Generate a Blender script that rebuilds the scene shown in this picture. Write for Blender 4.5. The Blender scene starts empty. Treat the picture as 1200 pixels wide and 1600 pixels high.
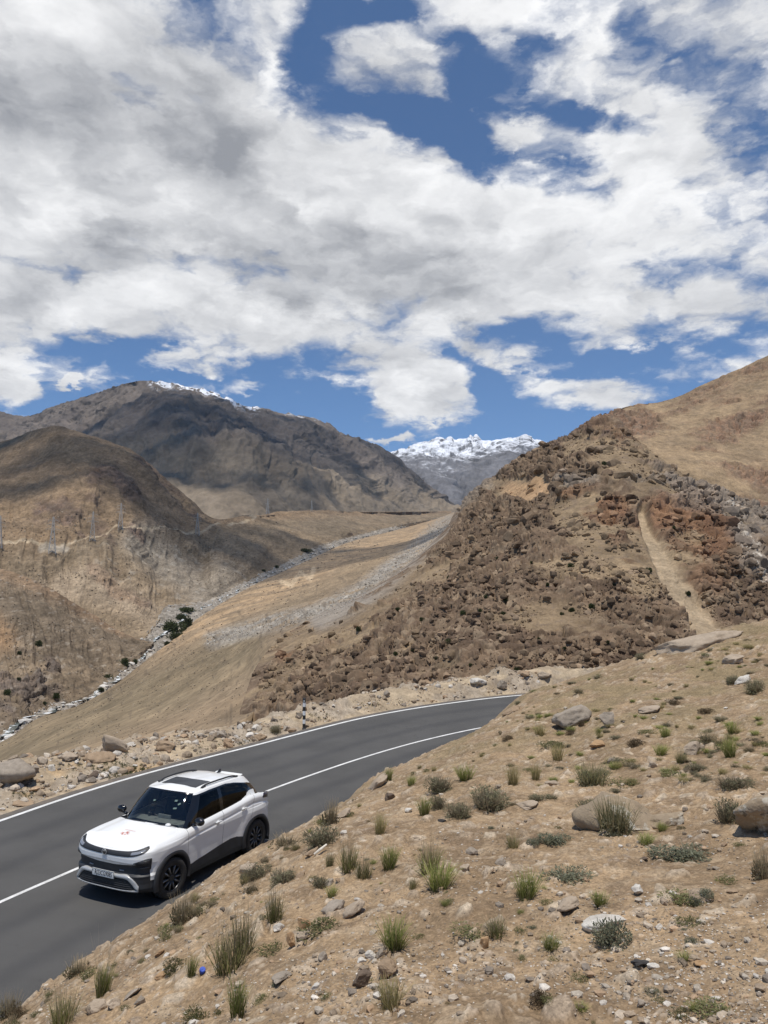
import bpy, bmesh, math, random
import numpy as np
from mathutils import Vector, Matrix
from mathutils.bvhtree import BVHTree

random.seed(7)
RNG = np.random.default_rng(7)
SC = bpy.context.scene
COL = SC.collection
F = 1202.0            # focal length in pixels of the 1200 px wide photograph
PITCH = 0.108
CAMH = 5.2

# ------------------------------------------------------------------ camera
cam_d = bpy.data.cameras.new('camera')
cam = bpy.data.objects.new('camera', cam_d)
COL.objects.link(cam)
cam_d.sensor_fit = 'HORIZONTAL'
cam_d.sensor_width = 36.0
cam_d.lens = 36.0 * F / 1200.0
cam_d.clip_start = 0.1
cam_d.clip_end = 40000.0
cam.location = (0, 0, CAMH)
cam.rotation_euler = (math.pi / 2 + PITCH, 0, 0)
SC.camera = cam
CP, SP = math.cos(PITCH), math.sin(PITCH)


def ray(u, v):
    """direction of the line of sight through a point of the photograph, scaled to y = 1"""
    r = (np.asarray(u, float) - 600) / F
    up = (800 - np.asarray(v, float)) / F
    y = CP - up * SP
    return np.stack([r / y, np.ones_like(r), (SP + up * CP) / y], -1)


def at(u, v, D):
    """world point seen at (u, v) at D metres in front of the camera"""
    p = ray(u, v) * np.asarray(D, float)[..., None]
    p[..., 2] += CAMH
    return p


def pix(P):
    P = np.asarray(P, float)
    x, y, z = P[..., 0], P[..., 1], P[..., 2] - CAMH
    f = y * CP + z * SP
    return np.stack([600 + F * x / f, 800 - F * (-y * SP + z * CP) / f], -1)


# ------------------------------------------------------------------ noise (numpy)
_G = np.array([[1, 1, 0], [-1, 1, 0], [1, -1, 0], [-1, -1, 0], [1, 0, 1], [-1, 0, 1], [1, 0, -1], [-1, 0, -1],
               [0, 1, 1], [0, -1, 1], [0, 1, -1], [0, -1, -1], [1, 1, 0], [-1, 1, 0], [0, -1, 1], [0, -1, -1]], np.float32)


def _h(ix, iy, iz, seed):
    with np.errstate(over='ignore'):
        h = (ix.astype(np.uint32) * np.uint32(374761393) + iy.astype(np.uint32) * np.uint32(668265263)
             + iz.astype(np.uint32) * np.uint32(2147483647) + np.uint32(seed * 974711 + 12345))
        h = (h ^ (h >> np.uint32(13))) * np.uint32(1274126177)
        h = (h ^ (h >> np.uint32(16))) * np.uint32(2246822519)
        return h ^ (h >> np.uint32(15))


def perlin(P, seed=0):
    P = np.asarray(P, float)
    I = np.floor(P).astype(np.int64)
    f = (P - I).astype(np.float32)
    w = f * f * f * (f * (f * 6 - 15) + 10)
    out = 0
    for dx in (0, 1):
        wx = w[:, 0] if dx else 1 - w[:, 0]
        for dy in (0, 1):
            wy = w[:, 1] if dy else 1 - w[:, 1]
            for dz in (0, 1):
                wz = w[:, 2] if dz else 1 - w[:, 2]
                g = _G[_h(I[:, 0] + dx, I[:, 1] + dy, I[:, 2] + dz, seed) & 15]
                out = out + wx * wy * wz * (g[:, 0] * (f[:, 0] - dx) + g[:, 1] * (f[:, 1] - dy) + g[:, 2] * (f[:, 2] - dz))
    return out


def fbm(P, scale, octs=5, rough=0.5, seed=0, ridged=False):
    P = np.asarray(P, float) / scale
    a, s, t = 1.0, 0, 0
    for k in range(octs):
        n = perlin(P * (2.03 ** k) + 17.3 * k, seed + k)
        if ridged:
            n = 0.5 - np.abs(n) * 1.6
        s = s + a * n
        t += a
        a *= rough
    return s / t


def blocks(P, scale, seed=0, stretch=(1, 1, 1)):
    """faceted rock: every Voronoi cell is a randomly tilted plane; returns (height, edge distance, cell random)"""
    Q = np.asarray(P, float) / scale / np.array(stretch)
    I = np.floor(Q).astype(np.int64)
    n = len(Q)
    d1 = np.full(n, 9.0)
    d2 = np.full(n, 9.0)
    best = np.zeros((n, 3))
    r1 = np.zeros((n, 4))
    for dx in (-1, 0, 1):
        for dy in (-1, 0, 1):
            for dz in (-1, 0, 1):
                a, b, c = I[:, 0] + dx, I[:, 1] + dy, I[:, 2] + dz
                hs = [_h(a, b, c, seed + k) / 4294967295.0 for k in range(3)]
                fp = np.stack([a + hs[0], b + hs[1], c + hs[2]], 1)
                dd = ((Q - fp) ** 2).sum(1)
                m = dd < d1
                d2 = np.where(m, d1, np.minimum(d2, dd))
                d1 = np.where(m, dd, d1)
                best[m] = fp[m]
    b = np.floor(best).astype(np.int64)
    for k in range(4):
        r1[:, k] = _h(b[:, 0], b[:, 1], b[:, 2], seed + 40 + k) / 4294967295.0
    off = Q - best
    hgt = r1[:, 0] + ((r1[:, 1:] - 0.5) * 1.7 * off).sum(1)
    edge = np.sqrt(d2) - np.sqrt(d1)
    return hgt - 0.5, edge, r1[:, 3]


def sstep(a, b, x):
    t = np.clip((np.asarray(x, float) - a) / (b - a), 0, 1)
    return t * t * (3 - 2 * t)


def mixc(a, b, t):
    t = np.asarray(t)[..., None]
    return np.asarray(a) * (1 - t) + np.asarray(b) * t


def hermite(X, Y, x):
    """smooth curve through (X, Y[..]) sampled at x"""
    X = np.asarray(X, float)
    Y = np.asarray(Y, float)
    dX = np.diff(X)
    S = np.diff(Y, axis=0) / dX.reshape((-1,) + (1,) * (Y.ndim - 1))
    M = np.concatenate([S[:1], 0.5 * (S[1:] + S[:-1]), S[-1:]], 0)
    i = np.clip(np.searchsorted(X, x, side='right') - 1, 0, len(X) - 2)
    h = dX[i]
    t = (x - X[i]) / h
    e = (slice(None),) + (None,) * (Y.ndim - 1)
    t, h = t[e], h[e]
    return ((1 + 2 * t) * (1 - t) ** 2 * Y[i] + t * (1 - t) ** 2 * h * M[i]
            + t * t * (3 - 2 * t) * Y[i + 1] + t * t * (t - 1) * h * M[i + 1])


def polydist(P, L):
    """distance of 2-D points P to polyline L, with the parameter of the nearest spot"""
    best = np.full(len(P), 1e18)
    par = np.zeros(len(P))
    for k in range(len(L) - 1):
        a, b = np.asarray(L[k], float), np.asarray(L[k + 1], float)
        ab = b - a
        t = np.clip(((P - a) @ ab) / (ab @ ab), 0, 1)
        d = ((P - a - t[:, None] * ab) ** 2).sum(1)
        m = d < best
        best[m] = d[m]
        par[m] = k + t[m]
    return np.sqrt(best), par


# ------------------------------------------------------------------ objects
def link(name, me, mats=(), parent=None):
    o = bpy.data.objects.new(name, me)
    COL.objects.link(o)
    for m in (mats if isinstance(mats, (list, tuple)) else [mats]):
        me.materials.append(m)
    if parent:
        o.parent = parent
    return o


def thing(name, label, cat, loc=(0, 0, 0), rot=(0, 0, 0), group=None, data=None):
    o = bpy.data.objects.new(name, data)
    COL.objects.link(o)
    o.location = loc
    o.rotation_euler = rot
    tag(o, label, cat, group)
    return o


def tag(o, label, cat, group=None):
    o['label'] = label
    o['category'] = cat
    if group:
        o['group'] = group
    return o


def structure(o, kind='structure'):
    o['kind'] = kind
    return o


def np_mesh(name, V, Fq, col=None, smooth=True):
    """mesh from arrays: V (n,3), Fq (m,4) or (m,3), optional per-vertex colour"""
    V = np.asarray(V, np.float32)
    Fq = np.asarray(Fq, np.int32)
    me = bpy.data.meshes.new(name)
    k = Fq.shape[1]
    me.vertices.add(len(V))
    me.vertices.foreach_set('co', V.ravel())
    me.loops.add(Fq.size)
    me.loops.foreach_set('vertex_index', Fq.ravel())
    me.polygons.add(len(Fq))
    me.polygons.foreach_set('loop_start', np.arange(0, Fq.size, k, dtype=np.int32))
    me.polygons.foreach_set('loop_total', np.full(len(Fq), k, np.int32))
    me.polygons.foreach_set('use_smooth', np.full(len(Fq), smooth))
    if col is not None:
        a = me.color_attributes.new('Col', 'FLOAT_COLOR', 'POINT')
        c4 = np.ones((len(V), 4), np.float32)
        c4[:, :3] = col
        a.data.foreach_set('color', c4.ravel())
    me.update(calc_edges=True)
    me.validate()
    return me


def grid_faces(nu, nv):
    i = np.arange(nv - 1)[:, None] * nu + np.arange(nu - 1)[None, :]
    return np.stack([i, i + 1, i + 1 + nu, i + nu], -1).reshape(-1, 4)


def grid_normals(G):
    du = np.gradient(G, axis=1)
    dv = np.gradient(G, axis=0)
    n = np.cross(du, dv)
    n /= np.linalg.norm(n, axis=-1, keepdims=True) + 1e-12
    return n


# ------------------------------------------------------------------ materials
class NT:
    """small helper for node trees"""
    def __init__(s, tree):
        s.t = tree

    def n(s, typ, **kw):
        nd = s.t.nodes.new(typ)
        for k, v in kw.items():
            if k.startswith('i_'):
                nm = k[2:].replace('_', ' ')
                nd.inputs[int(nm) if nm.isdigit() else nm].default_value = v
            else:
                setattr(nd, k, v)
        return nd

    def l(s, a, b):
        s.t.links.new(a, b)
        return b

    def math(s, op, a, b=None, c=None, clamp=False):
        nd = s.n('ShaderNodeMath', operation=op, use_clamp=clamp)
        for i, x in enumerate((a, b, c)):
            if x is None:
                continue
            if isinstance(x, (int, float)):
                nd.inputs[i].default_value = x
            else:
                s.l(x, nd.inputs[i])
        return nd.outputs[0]

    def vmath(s, op, a, b=None, out=0):
        nd = s.n('ShaderNodeVectorMath', operation=op)
        for i, x in enumerate((a, b)):
            if x is None:
                continue
            if isinstance(x, (tuple, list)):
                nd.inputs[i].default_value = x
            elif isinstance(x, (int, float)):
                nd.inputs['Scale'].default_value = x
            else:
                s.l(x, nd.inputs[i])
        return nd.outputs[out]

    def mix(s, fac, a, b, blend='MIX'):
        nd = s.n('ShaderNodeMix', data_type='RGBA', blend_type=blend)
        for i, x in ((0, fac), (6, a), (7, b)):
            if isinstance(x, (int, float)):
                nd.inputs[i].default_value = x
            elif isinstance(x, (tuple, list)):
                nd.inputs[i].default_value = tuple(x) + ((1,) if len(x) == 3 else ())
            else:
                s.l(x, nd.inputs[i])
        return nd.outputs[2]

    def ramp(s, x, lo, hi, a=0.0, b=1.0, smooth=True):
        nd = s.n('ShaderNodeMapRange', interpolation_type='SMOOTHSTEP' if smooth else 'LINEAR')
        s.l(x, nd.inputs[0])
        for i, q in ((1, lo), (2, hi), (3, a), (4, b)):
            nd.inputs[i].default_value = q
        return nd.outputs[0]

    def noise(s, vec, scale, detail=4.0, rough=0.5, dist=0.0, out=0):
        nd = s.n('ShaderNodeTexNoise')
        nd.inputs['Scale'].default_value = scale
        nd.inputs['Detail'].default_value = detail
        nd.inputs['Roughness'].default_value = rough
        nd.inputs['Distortion'].default_value = dist
        if vec is not None:
            s.l(vec, nd.inputs['Vector'])
        return nd.outputs[out]


def new_mat(name):
    m = bpy.data.materials.new(name)
    m.use_nodes = True
    nt = NT(m.node_tree)
    return m, nt, m.node_tree.nodes['Principled BSDF']


def plain(name, col, rough=0.6, metal=0.0, var=0.0, vscale=8.0, spec=0.5, coat=0.0, bump=0.0):
    m, nt, b = new_mat(name)
    b.inputs['Roughness'].default_value = rough
    b.inputs['Metallic'].default_value = metal
    b.inputs['Specular IOR Level'].default_value = spec
    b.inputs['Coat Weight'].default_value = coat
    b.inputs['Coat Roughness'].default_value = 0.05
    tc = nt.n('ShaderNodeTexCoord').outputs['Object']
    nz = nt.noise(tc, vscale, 5, 0.6)
    f = nt.ramp(nz, 0.25, 0.75, 1 - var, 1 + var)
    c = nt.vmath('SCALE', nt.mix(0.0, col, col))
    nt.l(f, c.node.inputs['Scale'])
    nt.l(c, b.inputs['Base Color'])
    if bump:
        bp = nt.n('ShaderNodeBump', i_Strength=bump, i_Distance=0.02)
        nt.l(nz, bp.inputs['Height'])
        nt.l(bp.outputs[0], b.inputs['Normal'])
    return m


def terrain_mat(name, scales, var=0.25, bump=0.5, bdist=0.1, rough=0.95, cells=None, ysq=1.0):
    """vertex colour of the ground (soil and rock kinds) times fine world-space grain"""
    m, nt, b = new_mat(name)
    b.inputs['Roughness'].default_value = rough
    b.inputs['Specular IOR Level'].default_value = 0.15
    col = nt.n('ShaderNodeVertexColor', layer_name='Col').outputs[0]
    pos = nt.n('ShaderNodeNewGeometry').outputs['Position']
    if ysq != 1.0:
        pos = nt.vmath('MULTIPLY', pos, (1.0, ysq, 1.0))
    f = None
    h = None
    for i, sc in enumerate(scales):
        nz = nt.noise(pos, 1.0 / sc, 5, 0.62)
        r = nt.ramp(nz, 0.28, 0.72, 1 - var, 1 + var)
        f = r if f is None else nt.math('MULTIPLY', f, r)
        h = nz if h is None else nt.math('MULTIPLY_ADD', nz, sc / scales[0], h)
    if cells:
        vo = nt.n('ShaderNodeTexVoronoi', i_Scale=1.0 / cells)
        nt.l(pos, vo.inputs['Vector'])
        cr = nt.n('ShaderNodeSeparateColor')
        nt.l(vo.outputs['Color'], cr.inputs[0])
        f = nt.math('MULTIPLY', f, nt.ramp(cr.outputs[0], 0, 1, 0.8, 1.2, False))
        h = nt.math('MULTIPLY_ADD', vo.outputs['Distance'], -0.8 * cells / scales[0], h)
    sc_ = nt.n('ShaderNodeVectorMath', operation='SCALE')
    nt.l(col, sc_.inputs[0])
    nt.l(f, sc_.inputs['Scale'])
    nt.l(sc_.outputs[0], b.inputs['Base Color'])
    bp = nt.n('ShaderNodeBump', i_Strength=bump, i_Distance=bdist)
    nt.l(h, bp.inputs['Height'])
    nt.l(bp.outputs[0], b.inputs['Normal'])
    return m
# ------------------------------------------------------------------ far terrain: real hills at their distances
def loft(rows, nu, segs):
    """smooth surface through rows of (u, v, distance); segs = grid rows between two control rows.
    returns control-space grid (nv, nu, 3: u, v, D)"""
    R = []
    for r in rows:
        r = np.array(r, float)
        r[:, 2] = np.log(r[:, 2])
        s = np.r_[0, np.cumsum(np.hypot(np.diff(r[:, 0]), np.diff(r[:, 1])))]
        s /= s[-1]
        R.append(hermite(s, r, np.linspace(0, 1, nu)))
    R = np.array(R)
    X = np.r_[0, np.cumsum(segs)].astype(float)
    x = np.linspace(0, X[-1], int(X[-1]) + 1)
    out = hermite(X, R, x)
    out[..., 2] = np.exp(out[..., 2])
    return out


o_cols = {}


def hill(name, C, back, disp, colf, mat, skirt=None, side=None):
    """C: control grid from foot to ridge. back = list of (dy, dz) rows added behind the ridge.
    disp(P, N, uv) -> displacement along the normal; colf(P, N, uv, aux) -> colour"""
    nv, nu = C.shape[:2]
    P = at(C[..., 0], C[..., 1], C[..., 2])
    rows = [P]
    uv = [np.concatenate([C[..., :2], np.broadcast_to(np.linspace(0, 1, nv)[:, None, None], (nv, nu, 1))], -1)]
    for dy, dz in back:
        q = P[-1] * np.array([1 + dy / 1000.0, 1, 1]) + np.array([0, dy, -dz])
        rows.append(q[None])
        u = uv[0][-1].copy()
        u[:, 2] = 1.0
        uv.append(u[None])
    if skirt:
        q = P[0] + np.array([0, skirt[0], -skirt[1]])
        rows.insert(0, q[None])
        uv.insert(0, uv[0][:1])
    G = np.concatenate(rows, 0)
    UV = np.concatenate(uv, 0)
    if side:
        q = G[:, :1] + G[:, :1, 1:2] * np.array(side)
        G = np.concatenate([q, G], 1)
        UV = np.concatenate([UV[:, :1], UV], 1)
    N = -grid_normals(G)
    if N[..., 2].mean() < 0:
        N = -N
    sh = G.shape
    Gf, Nf, Uf = G.reshape(-1, 3), N.reshape(-1, 3), UV.reshape(-1, 3)
    d, aux = disp(Gf, Nf, Uf)
    Gd = Gf + (d if d.ndim == 2 else Nf * d[:, None])
    N2 = -grid_normals(Gd.reshape(sh)).reshape(-1, 3)
    if N2[:, 2].mean() < 0:
        N2 = -N2
    col = colf(Gd, N2, Uf, aux)
    fq = grid_faces(sh[1], sh[0])
    a, b, c = Gd[fq[0, 0]], Gd[fq[0, 1]], Gd[fq[0, 2]]
    me = np_mesh(name, Gd, fq if True else fq[:, ::-1], np.clip(col, 0.005, 0.95))
    o = link(name, me, mat)
    structure(o)
    o_cols[name] = np.clip(col, .005, .95).reshape(sh)
    return o, Gd.reshape(sh)


def near(uv, L, w0, w1):
    """1 close to a line drawn over the surface's own u, v coordinates"""
    d, t = polydist(uv[:, :2], L)
    return 1 - sstep(w0, w1, d)


YS = np.array([1.0, .3, 1.0])    # plants and stones stand up, so they read round even on a grazing slope
SNOW = np.array([0.82, 0.84, 0.88])
M_far = terrain_mat('mountain_rock', (90, 22), 0.2, 0.8, 10, ysq=.35)
M_mid = terrain_mat('hill_soil', (14, 4, 1.3), 0.24, 0.8, 1.4, ysq=.35)
M_spur = terrain_mat('crag_rock', (3.0, 0.8, 0.25), 0.16, 0.6, 0.35)
M_bench = terrain_mat('bench_soil', (8, 2.4, .8), 0.18, .7, .8, ysq=.16)
M_tan = terrain_mat('tan_scree', (14, 4, 1.2), 0.2, 0.8, 1.2, ysq=.5)

# --- snow peak at the head of the valley
rd = [(540, 730), (565, 722), (590, 713), (620, 707), (650, 697), (672, 690), (686, 684), (696, 687), (704, 682), (709, 688), (722, 687), (731, 685),
      (735, 680), (739, 684), (743, 679), (748, 684), (753, 689), (766, 690), (785, 688), (800, 687), (813, 686), (820, 681), (826, 686), (845, 690), (870, 697), (900, 706), (960, 720)]
C = loft([[(520, 850, 4300), (640, 850, 4200), (760, 850, 4200), (960, 850, 4300)],
          [(520, 785, 4900), (600, 765, 5000), (650, 752, 5300), (700, 770, 4800), (740, 752, 5200), (800, 735, 5300), (870, 745, 5200), (960, 760, 5200)],
          [(530, 752, 5700), (610, 728, 5800), (660, 722, 5900), (720, 718, 5700), (770, 715, 5900), (830, 715, 5900), (900, 725, 5800), (960, 738, 5800)],
          [(u, v, 6500) for u, v in rd]], 360, (40, 60, 60))


def d_(P, N, uv):
    e = fbm(P, 900, 6, 0.55, 3, True) * 170 * (1 - 0.75 * sstep(0.86, 1, uv[:, 2]))
    b, ed, r = blocks(P, 90, 4)
    return e + b * 14 + fbm(P, 110, 3, 0.5, 8) * 22, r


def c_(P, N, uv, aux):
    rock = mixc((0.165, 0.16, 0.165), (0.12, 0.115, 0.115), sstep(-.2, .3, fbm(P, 300, 4, .5, 6)))
    s = uv[:, 2] * 1.0 + fbm(P, 420, 5, 0.6, 5) * 0.42 + (N[:, 2] - 0.62) * 0.75
    sn = .93 * sstep(0.62, 1.05, s + .30 * fbm(P, 55, 4, .65, 20) + .22 * fbm(P, 240, 4, .6, 22, True)) * sstep(0.26, 0.42, N[:, 2] + fbm(P, 70, 3, .6, 21) * 0.5)
    return mixc(rock, SNOW, sn)


hill('snowy_mountain', C, [(500, 300), (1500, 1200)], d_, c_, M_far)

# --- broad dark mountain with a dusting of snow on its right shoulder
rd = [(-160, 655, 4400), (-60, 650, 4200), (0, 645, 4000), (35, 651, 3850), (62, 646, 3700), (80, 637, 3600), (130, 621, 3300), (180, 605, 3100), (205, 597, 3030), (228, 594, 3000), (255, 596, 3050), (290, 603, 3100),
      (330, 614, 3200), (355, 624, 3250), (385, 638, 3300), (400, 638, 3350), (430, 645, 3400), (465, 650, 3450), (487, 653, 3500), (512, 663, 3600), (530, 675, 3650), (548, 683, 3700), (575, 689, 3750), (605, 704, 3800), (640, 733, 3900), (690, 775, 4000), (730, 798, 4100)]
C = loft([[(-160, 900, 1700), (0, 870, 1750), (200, 850, 1700), (330, 832, 1650), (400, 835, 1900), (470, 830, 2150), (540, 828, 2420), (600, 826, 2750), (660, 824, 3050), (700, 822, 3350), (730, 820, 3550)],
          [(-160, 800, 2400), (0, 775, 2300), (150, 760, 2200), (300, 765, 2050), (400, 772, 2100), (470, 775, 2300), (540, 782, 2650), (600, 790, 3000), (660, 797, 3300), (730, 806, 3650)],
          [(-160, 720, 3400), (0, 700, 3200), (120, 690, 2750), (228, 680, 2500), (320, 690, 2350), (390, 705, 2350), (440, 722, 2500), (490, 720, 2950), (560, 735, 3250), (620, 757, 3500), (680, 789, 3800), (730, 803, 3900)],
          rd], 640, (60, 90, 110))


def d_(P, N, uv):
    e = fbm(P, 700, 6, 0.5, 13, True) * 70 * (1 - 0.8 * sstep(0.9, 1, uv[:, 2])) + fbm(P, 60, 4, .6, 15) * 12
    Q = np.stack([uv[:, 0] + 60 * fbm(P, 500, 3, .5, 12) - uv[:, 2] * 50, uv[:, 2] * 90, 0 * uv[:, 0]], 1)
    e = e + fbm(Q, 46, 5, .55, 11, True) * 55 * sstep(.15, .4, uv[:, 2]) * (1 - .85 * sstep(.85, 1, uv[:, 2]))
    b, ed, r = blocks(P, 45, 14)
    return e + b * 9 * sstep(0.5, 0.9, uv[:, 2]), r


def c_(P, N, uv, aux):
    n = fbm(P, 500, 5, 0.55, 16)
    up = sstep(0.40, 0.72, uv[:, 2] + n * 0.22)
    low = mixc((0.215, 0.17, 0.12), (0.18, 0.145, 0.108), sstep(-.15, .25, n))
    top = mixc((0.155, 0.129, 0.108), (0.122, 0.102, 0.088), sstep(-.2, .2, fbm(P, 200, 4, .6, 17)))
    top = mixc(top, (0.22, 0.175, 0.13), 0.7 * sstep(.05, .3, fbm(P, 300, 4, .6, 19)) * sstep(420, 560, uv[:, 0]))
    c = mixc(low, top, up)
    sn = near(uv, [(242, 597), (300, 606), (350, 623), (395, 642)], 1, 15) * sstep(-0.02, 0.12, fbm(P, 38, 4, 0.7, 18) + 0.10 * near(uv, [(275, 600), (330, 615), (380, 636)], 1, 8))
    sn = np.maximum(sn, near(uv, [(400, 640), (500, 657)], 1, 4) * sstep(0.08, .2, fbm(P, 60, 4, .65, 18)) * .6)
    return mixc(c, SNOW, np.clip(sn, 0, 1))


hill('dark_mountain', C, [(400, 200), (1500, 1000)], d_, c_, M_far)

# --- tan mountain behind the spur on the right
C = loft([[(850, 800, 560), (1000, 790, 520), (1100, 840, 480), (1200, 880, 450), (1400, 950, 400)],
          [(860, 730, 720), (1000, 700, 660), (1100, 720, 620), (1200, 740, 600), (1400, 760, 560)],
          [(850, 706, 930), (885, 684, 900), (905, 668, 880), (930, 650, 860), (955, 640, 850), (990, 632, 850), (1030, 627, 850), (1060, 618, 850), (1100, 600, 850), (1150, 578, 840), (1200, 556, 830), (1300, 515, 810), (1400, 480, 800)]],
         420, (90, 190))


def d_(P, N, uv):
    rk = sstep(-0.02, 0.25, fbm(P, 80, 4, .55, 23) + 0.28 * near(uv, [(900, 680), (960, 655), (1060, 640), (1150, 660)], 10, 60) - .05)
    b, ed, r = blocks(P, 9, 24)
    b2, ed2, r2 = blocks(P, 3.5, 25)
    fade = 1 - .5 * sstep(.95, 1, uv[:, 2])
    return (fbm(P, 130, 5, .5, 22) * 12 * fade + rk * (b * 5 + b2 * 1.8) + fbm(P, 6, 3, .6, 27) * .8), (rk, r2)


def c_(P, N, uv, aux):
    rk, r2 = aux
    tan = mixc((0.31, 0.22, 0.13), (0.245, 0.175, 0.105), sstep(-.2, .25, fbm(P, 70, 5, .6, 26)))
    Q = P * np.array([0.25, 0.25, 1.0])
    tan = mixc(tan, (0.23, 0.17, 0.11), .55 * sstep(.0, .3, fbm(P, 12, 4, .7, 28)))
    red = mixc((0.24, 0.14, 0.09), (0.19, 0.135, 0.095), r2)
    return mixc(tan, red, rk * 0.85)


hill('tan_mountain', C, [(60, 50), (300, 300)], d_, c_, M_tan)

# --- west side of the valley: brown hill with pylons, down to the river
RIVER_L = [(-150, 1172, 205), (0, 1142, 226), (60, 1107, 258), (130, 1086, 296), (190, 1046, 342), (212, 1012, 388), (243, 977, 440), (262, 952, 500), (318, 941, 560), (370, 916, 650), (410, 896, 740), (460, 872, 900), (505, 851, 1080), (560, 836, 1400), (640, 818, 2000), (705, 806, 2800)]
RIVER_R = [(-150, 1192, 188), (0, 1160, 208), (60, 1122, 243), (130, 1099, 283), (182, 1068, 320), (232, 1028, 370), (272, 998, 420), (300, 973, 470), (342, 945, 540), (400, 912, 680), (440, 894, 780), (480, 876, 900), (540, 849, 1220), (620, 828, 1800), (690, 808, 2600), (722, 798, 3000)]
TRACK = [(-150, 870, 470), (0, 861, 505), (80, 864, 530), (132, 843, 590), (188, 829, 640), (240, 834, 700), (308, 837, 770), (340, 824, 900), (395, 813, 1150), (450, 807, 1450), (540, 806, 1900), (620, 807, 2500), (705, 803, 3050)]
C = loft([RIVER_L,
          [(-150, 1030, 375), (0, 1010, 385), (70, 1000, 400), (130, 985, 440), (175, 955, 470), (212, 935, 490), (245, 930, 540), (300, 925, 595), (345, 905, 640), (395, 880, 760), (440, 856, 940), (505, 836, 1200), (560, 826, 1500), (640, 815, 2100), (705, 805, 2900)],
          [(-150, 940, 430), (0, 925, 455), (60, 915, 475), (110, 895, 515), (165, 880, 545), (205, 875, 585), (255, 882, 655), (305, 885, 690), (345, 860, 760), (395, 845, 880), (450, 830, 1100), (505, 820, 1400), (560, 815, 1700), (640, 811, 2300), (705, 804, 3000)],
          TRACK,
          [(-150, 785, 660), (0, 775, 660), (70, 765, 665), (110, 770, 650), (160, 745, 690), (190, 755, 725), (240, 775, 800), (290, 802, 860), (335, 818, 940), (395, 809, 1200), (450, 803, 1520), (540, 803, 1980), (620, 805, 2560), (705, 801, 3150)],
          [(-150, 745, 800), (0, 728, 800), (90, 705, 790), (150, 712, 780), (205, 722, 830), (245, 752, 860), (295, 792, 900), (335, 812, 980), (395, 807, 1250), (450, 802, 1580), (540, 801, 2050), (620, 803, 2600), (705, 800, 3180)],
          [(-150, 706, 960), (-60, 696, 940), (0, 691, 925), (30, 682, 905), (55, 672, 890), (76, 667, 880), (92, 666, 878), (112, 672, 878), (130, 679, 880), (165, 690, 885), (198, 702, 900), (225, 720, 910), (250, 741, 925), (275, 762, 935), (300, 783, 950), (325, 806, 1030), (360, 815, 1240), (450, 799, 1640), (560, 800, 2150), (705, 799, 3220)]],
         760, (70, 70, 70, 80, 60, 60))
TRK2 = [(-40, 860), (40, 858), (80, 862), (110, 858), (135, 848), (160, 838), (180, 829), (215, 833), (250, 835), (310, 837), (330, 826), (355, 820), (392, 815), (398, 811), (380, 805), (345, 800)]


def ssum(P, uv):
    rk = near(uv, [(165, 742), (140, 775), (115, 790)], 5, 32) + near(uv, [(165, 742), (190, 760), (205, 775)], 4, 26) + near(uv, [(215, 725), (260, 770), (300, 805)], 4, 18) + near(uv, [(65, 800), (100, 805)], 6, 26) \
        + near(uv, [(140, 780), (160, 830), (185, 890)], 3, 13) + near(uv, [(200, 835), (215, 848)], 3, 14) + near(uv, [(145, 893), (185, 925), (230, 940)], 3, 15) + near(uv, [(120, 838), (125, 845)], 3, 9)
    return np.clip(rk, 0, 1) * sstep(-.12, .18, fbm(P, 45, 4, .6, 33) + .1)


def d_(P, N, uv):
    rk = ssum(P, uv)
    b, ed, r = blocks(P, 14, 34)
    b2, ed2, r2 = blocks(P, 5, 35)
    # erosion gullies run straight down the slope
    Q = np.stack([uv[:, 0] + 30 * fbm(P, 120, 3, .5, 42), uv[:, 2] * 60, 0 * uv[:, 0]], 1)
    gul = fbm(Q, 34, 5, .55, 37, True) * 6.5 * sstep(.02, .15, uv[:, 2]) * (1 - .8 * sstep(.85, 1, uv[:, 2])) * sstep(760, 480, P[:, 1] * .5 + 120)
    e = (fbm(P, 150, 5, .5, 32) * 13 + fbm(P, 90, 5, .55, 45, True) * 11 * sstep(.3, .5, uv[:, 2])) * (1 - .6 * sstep(.93, 1, uv[:, 2])) * sstep(0, .06, uv[:, 2])
    return e + gul + rk * (b * 2.5 + b2 * 1.2) + fbm(P, 9, 3, .6, 38) * .9, (rk, gul, r2)


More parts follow.
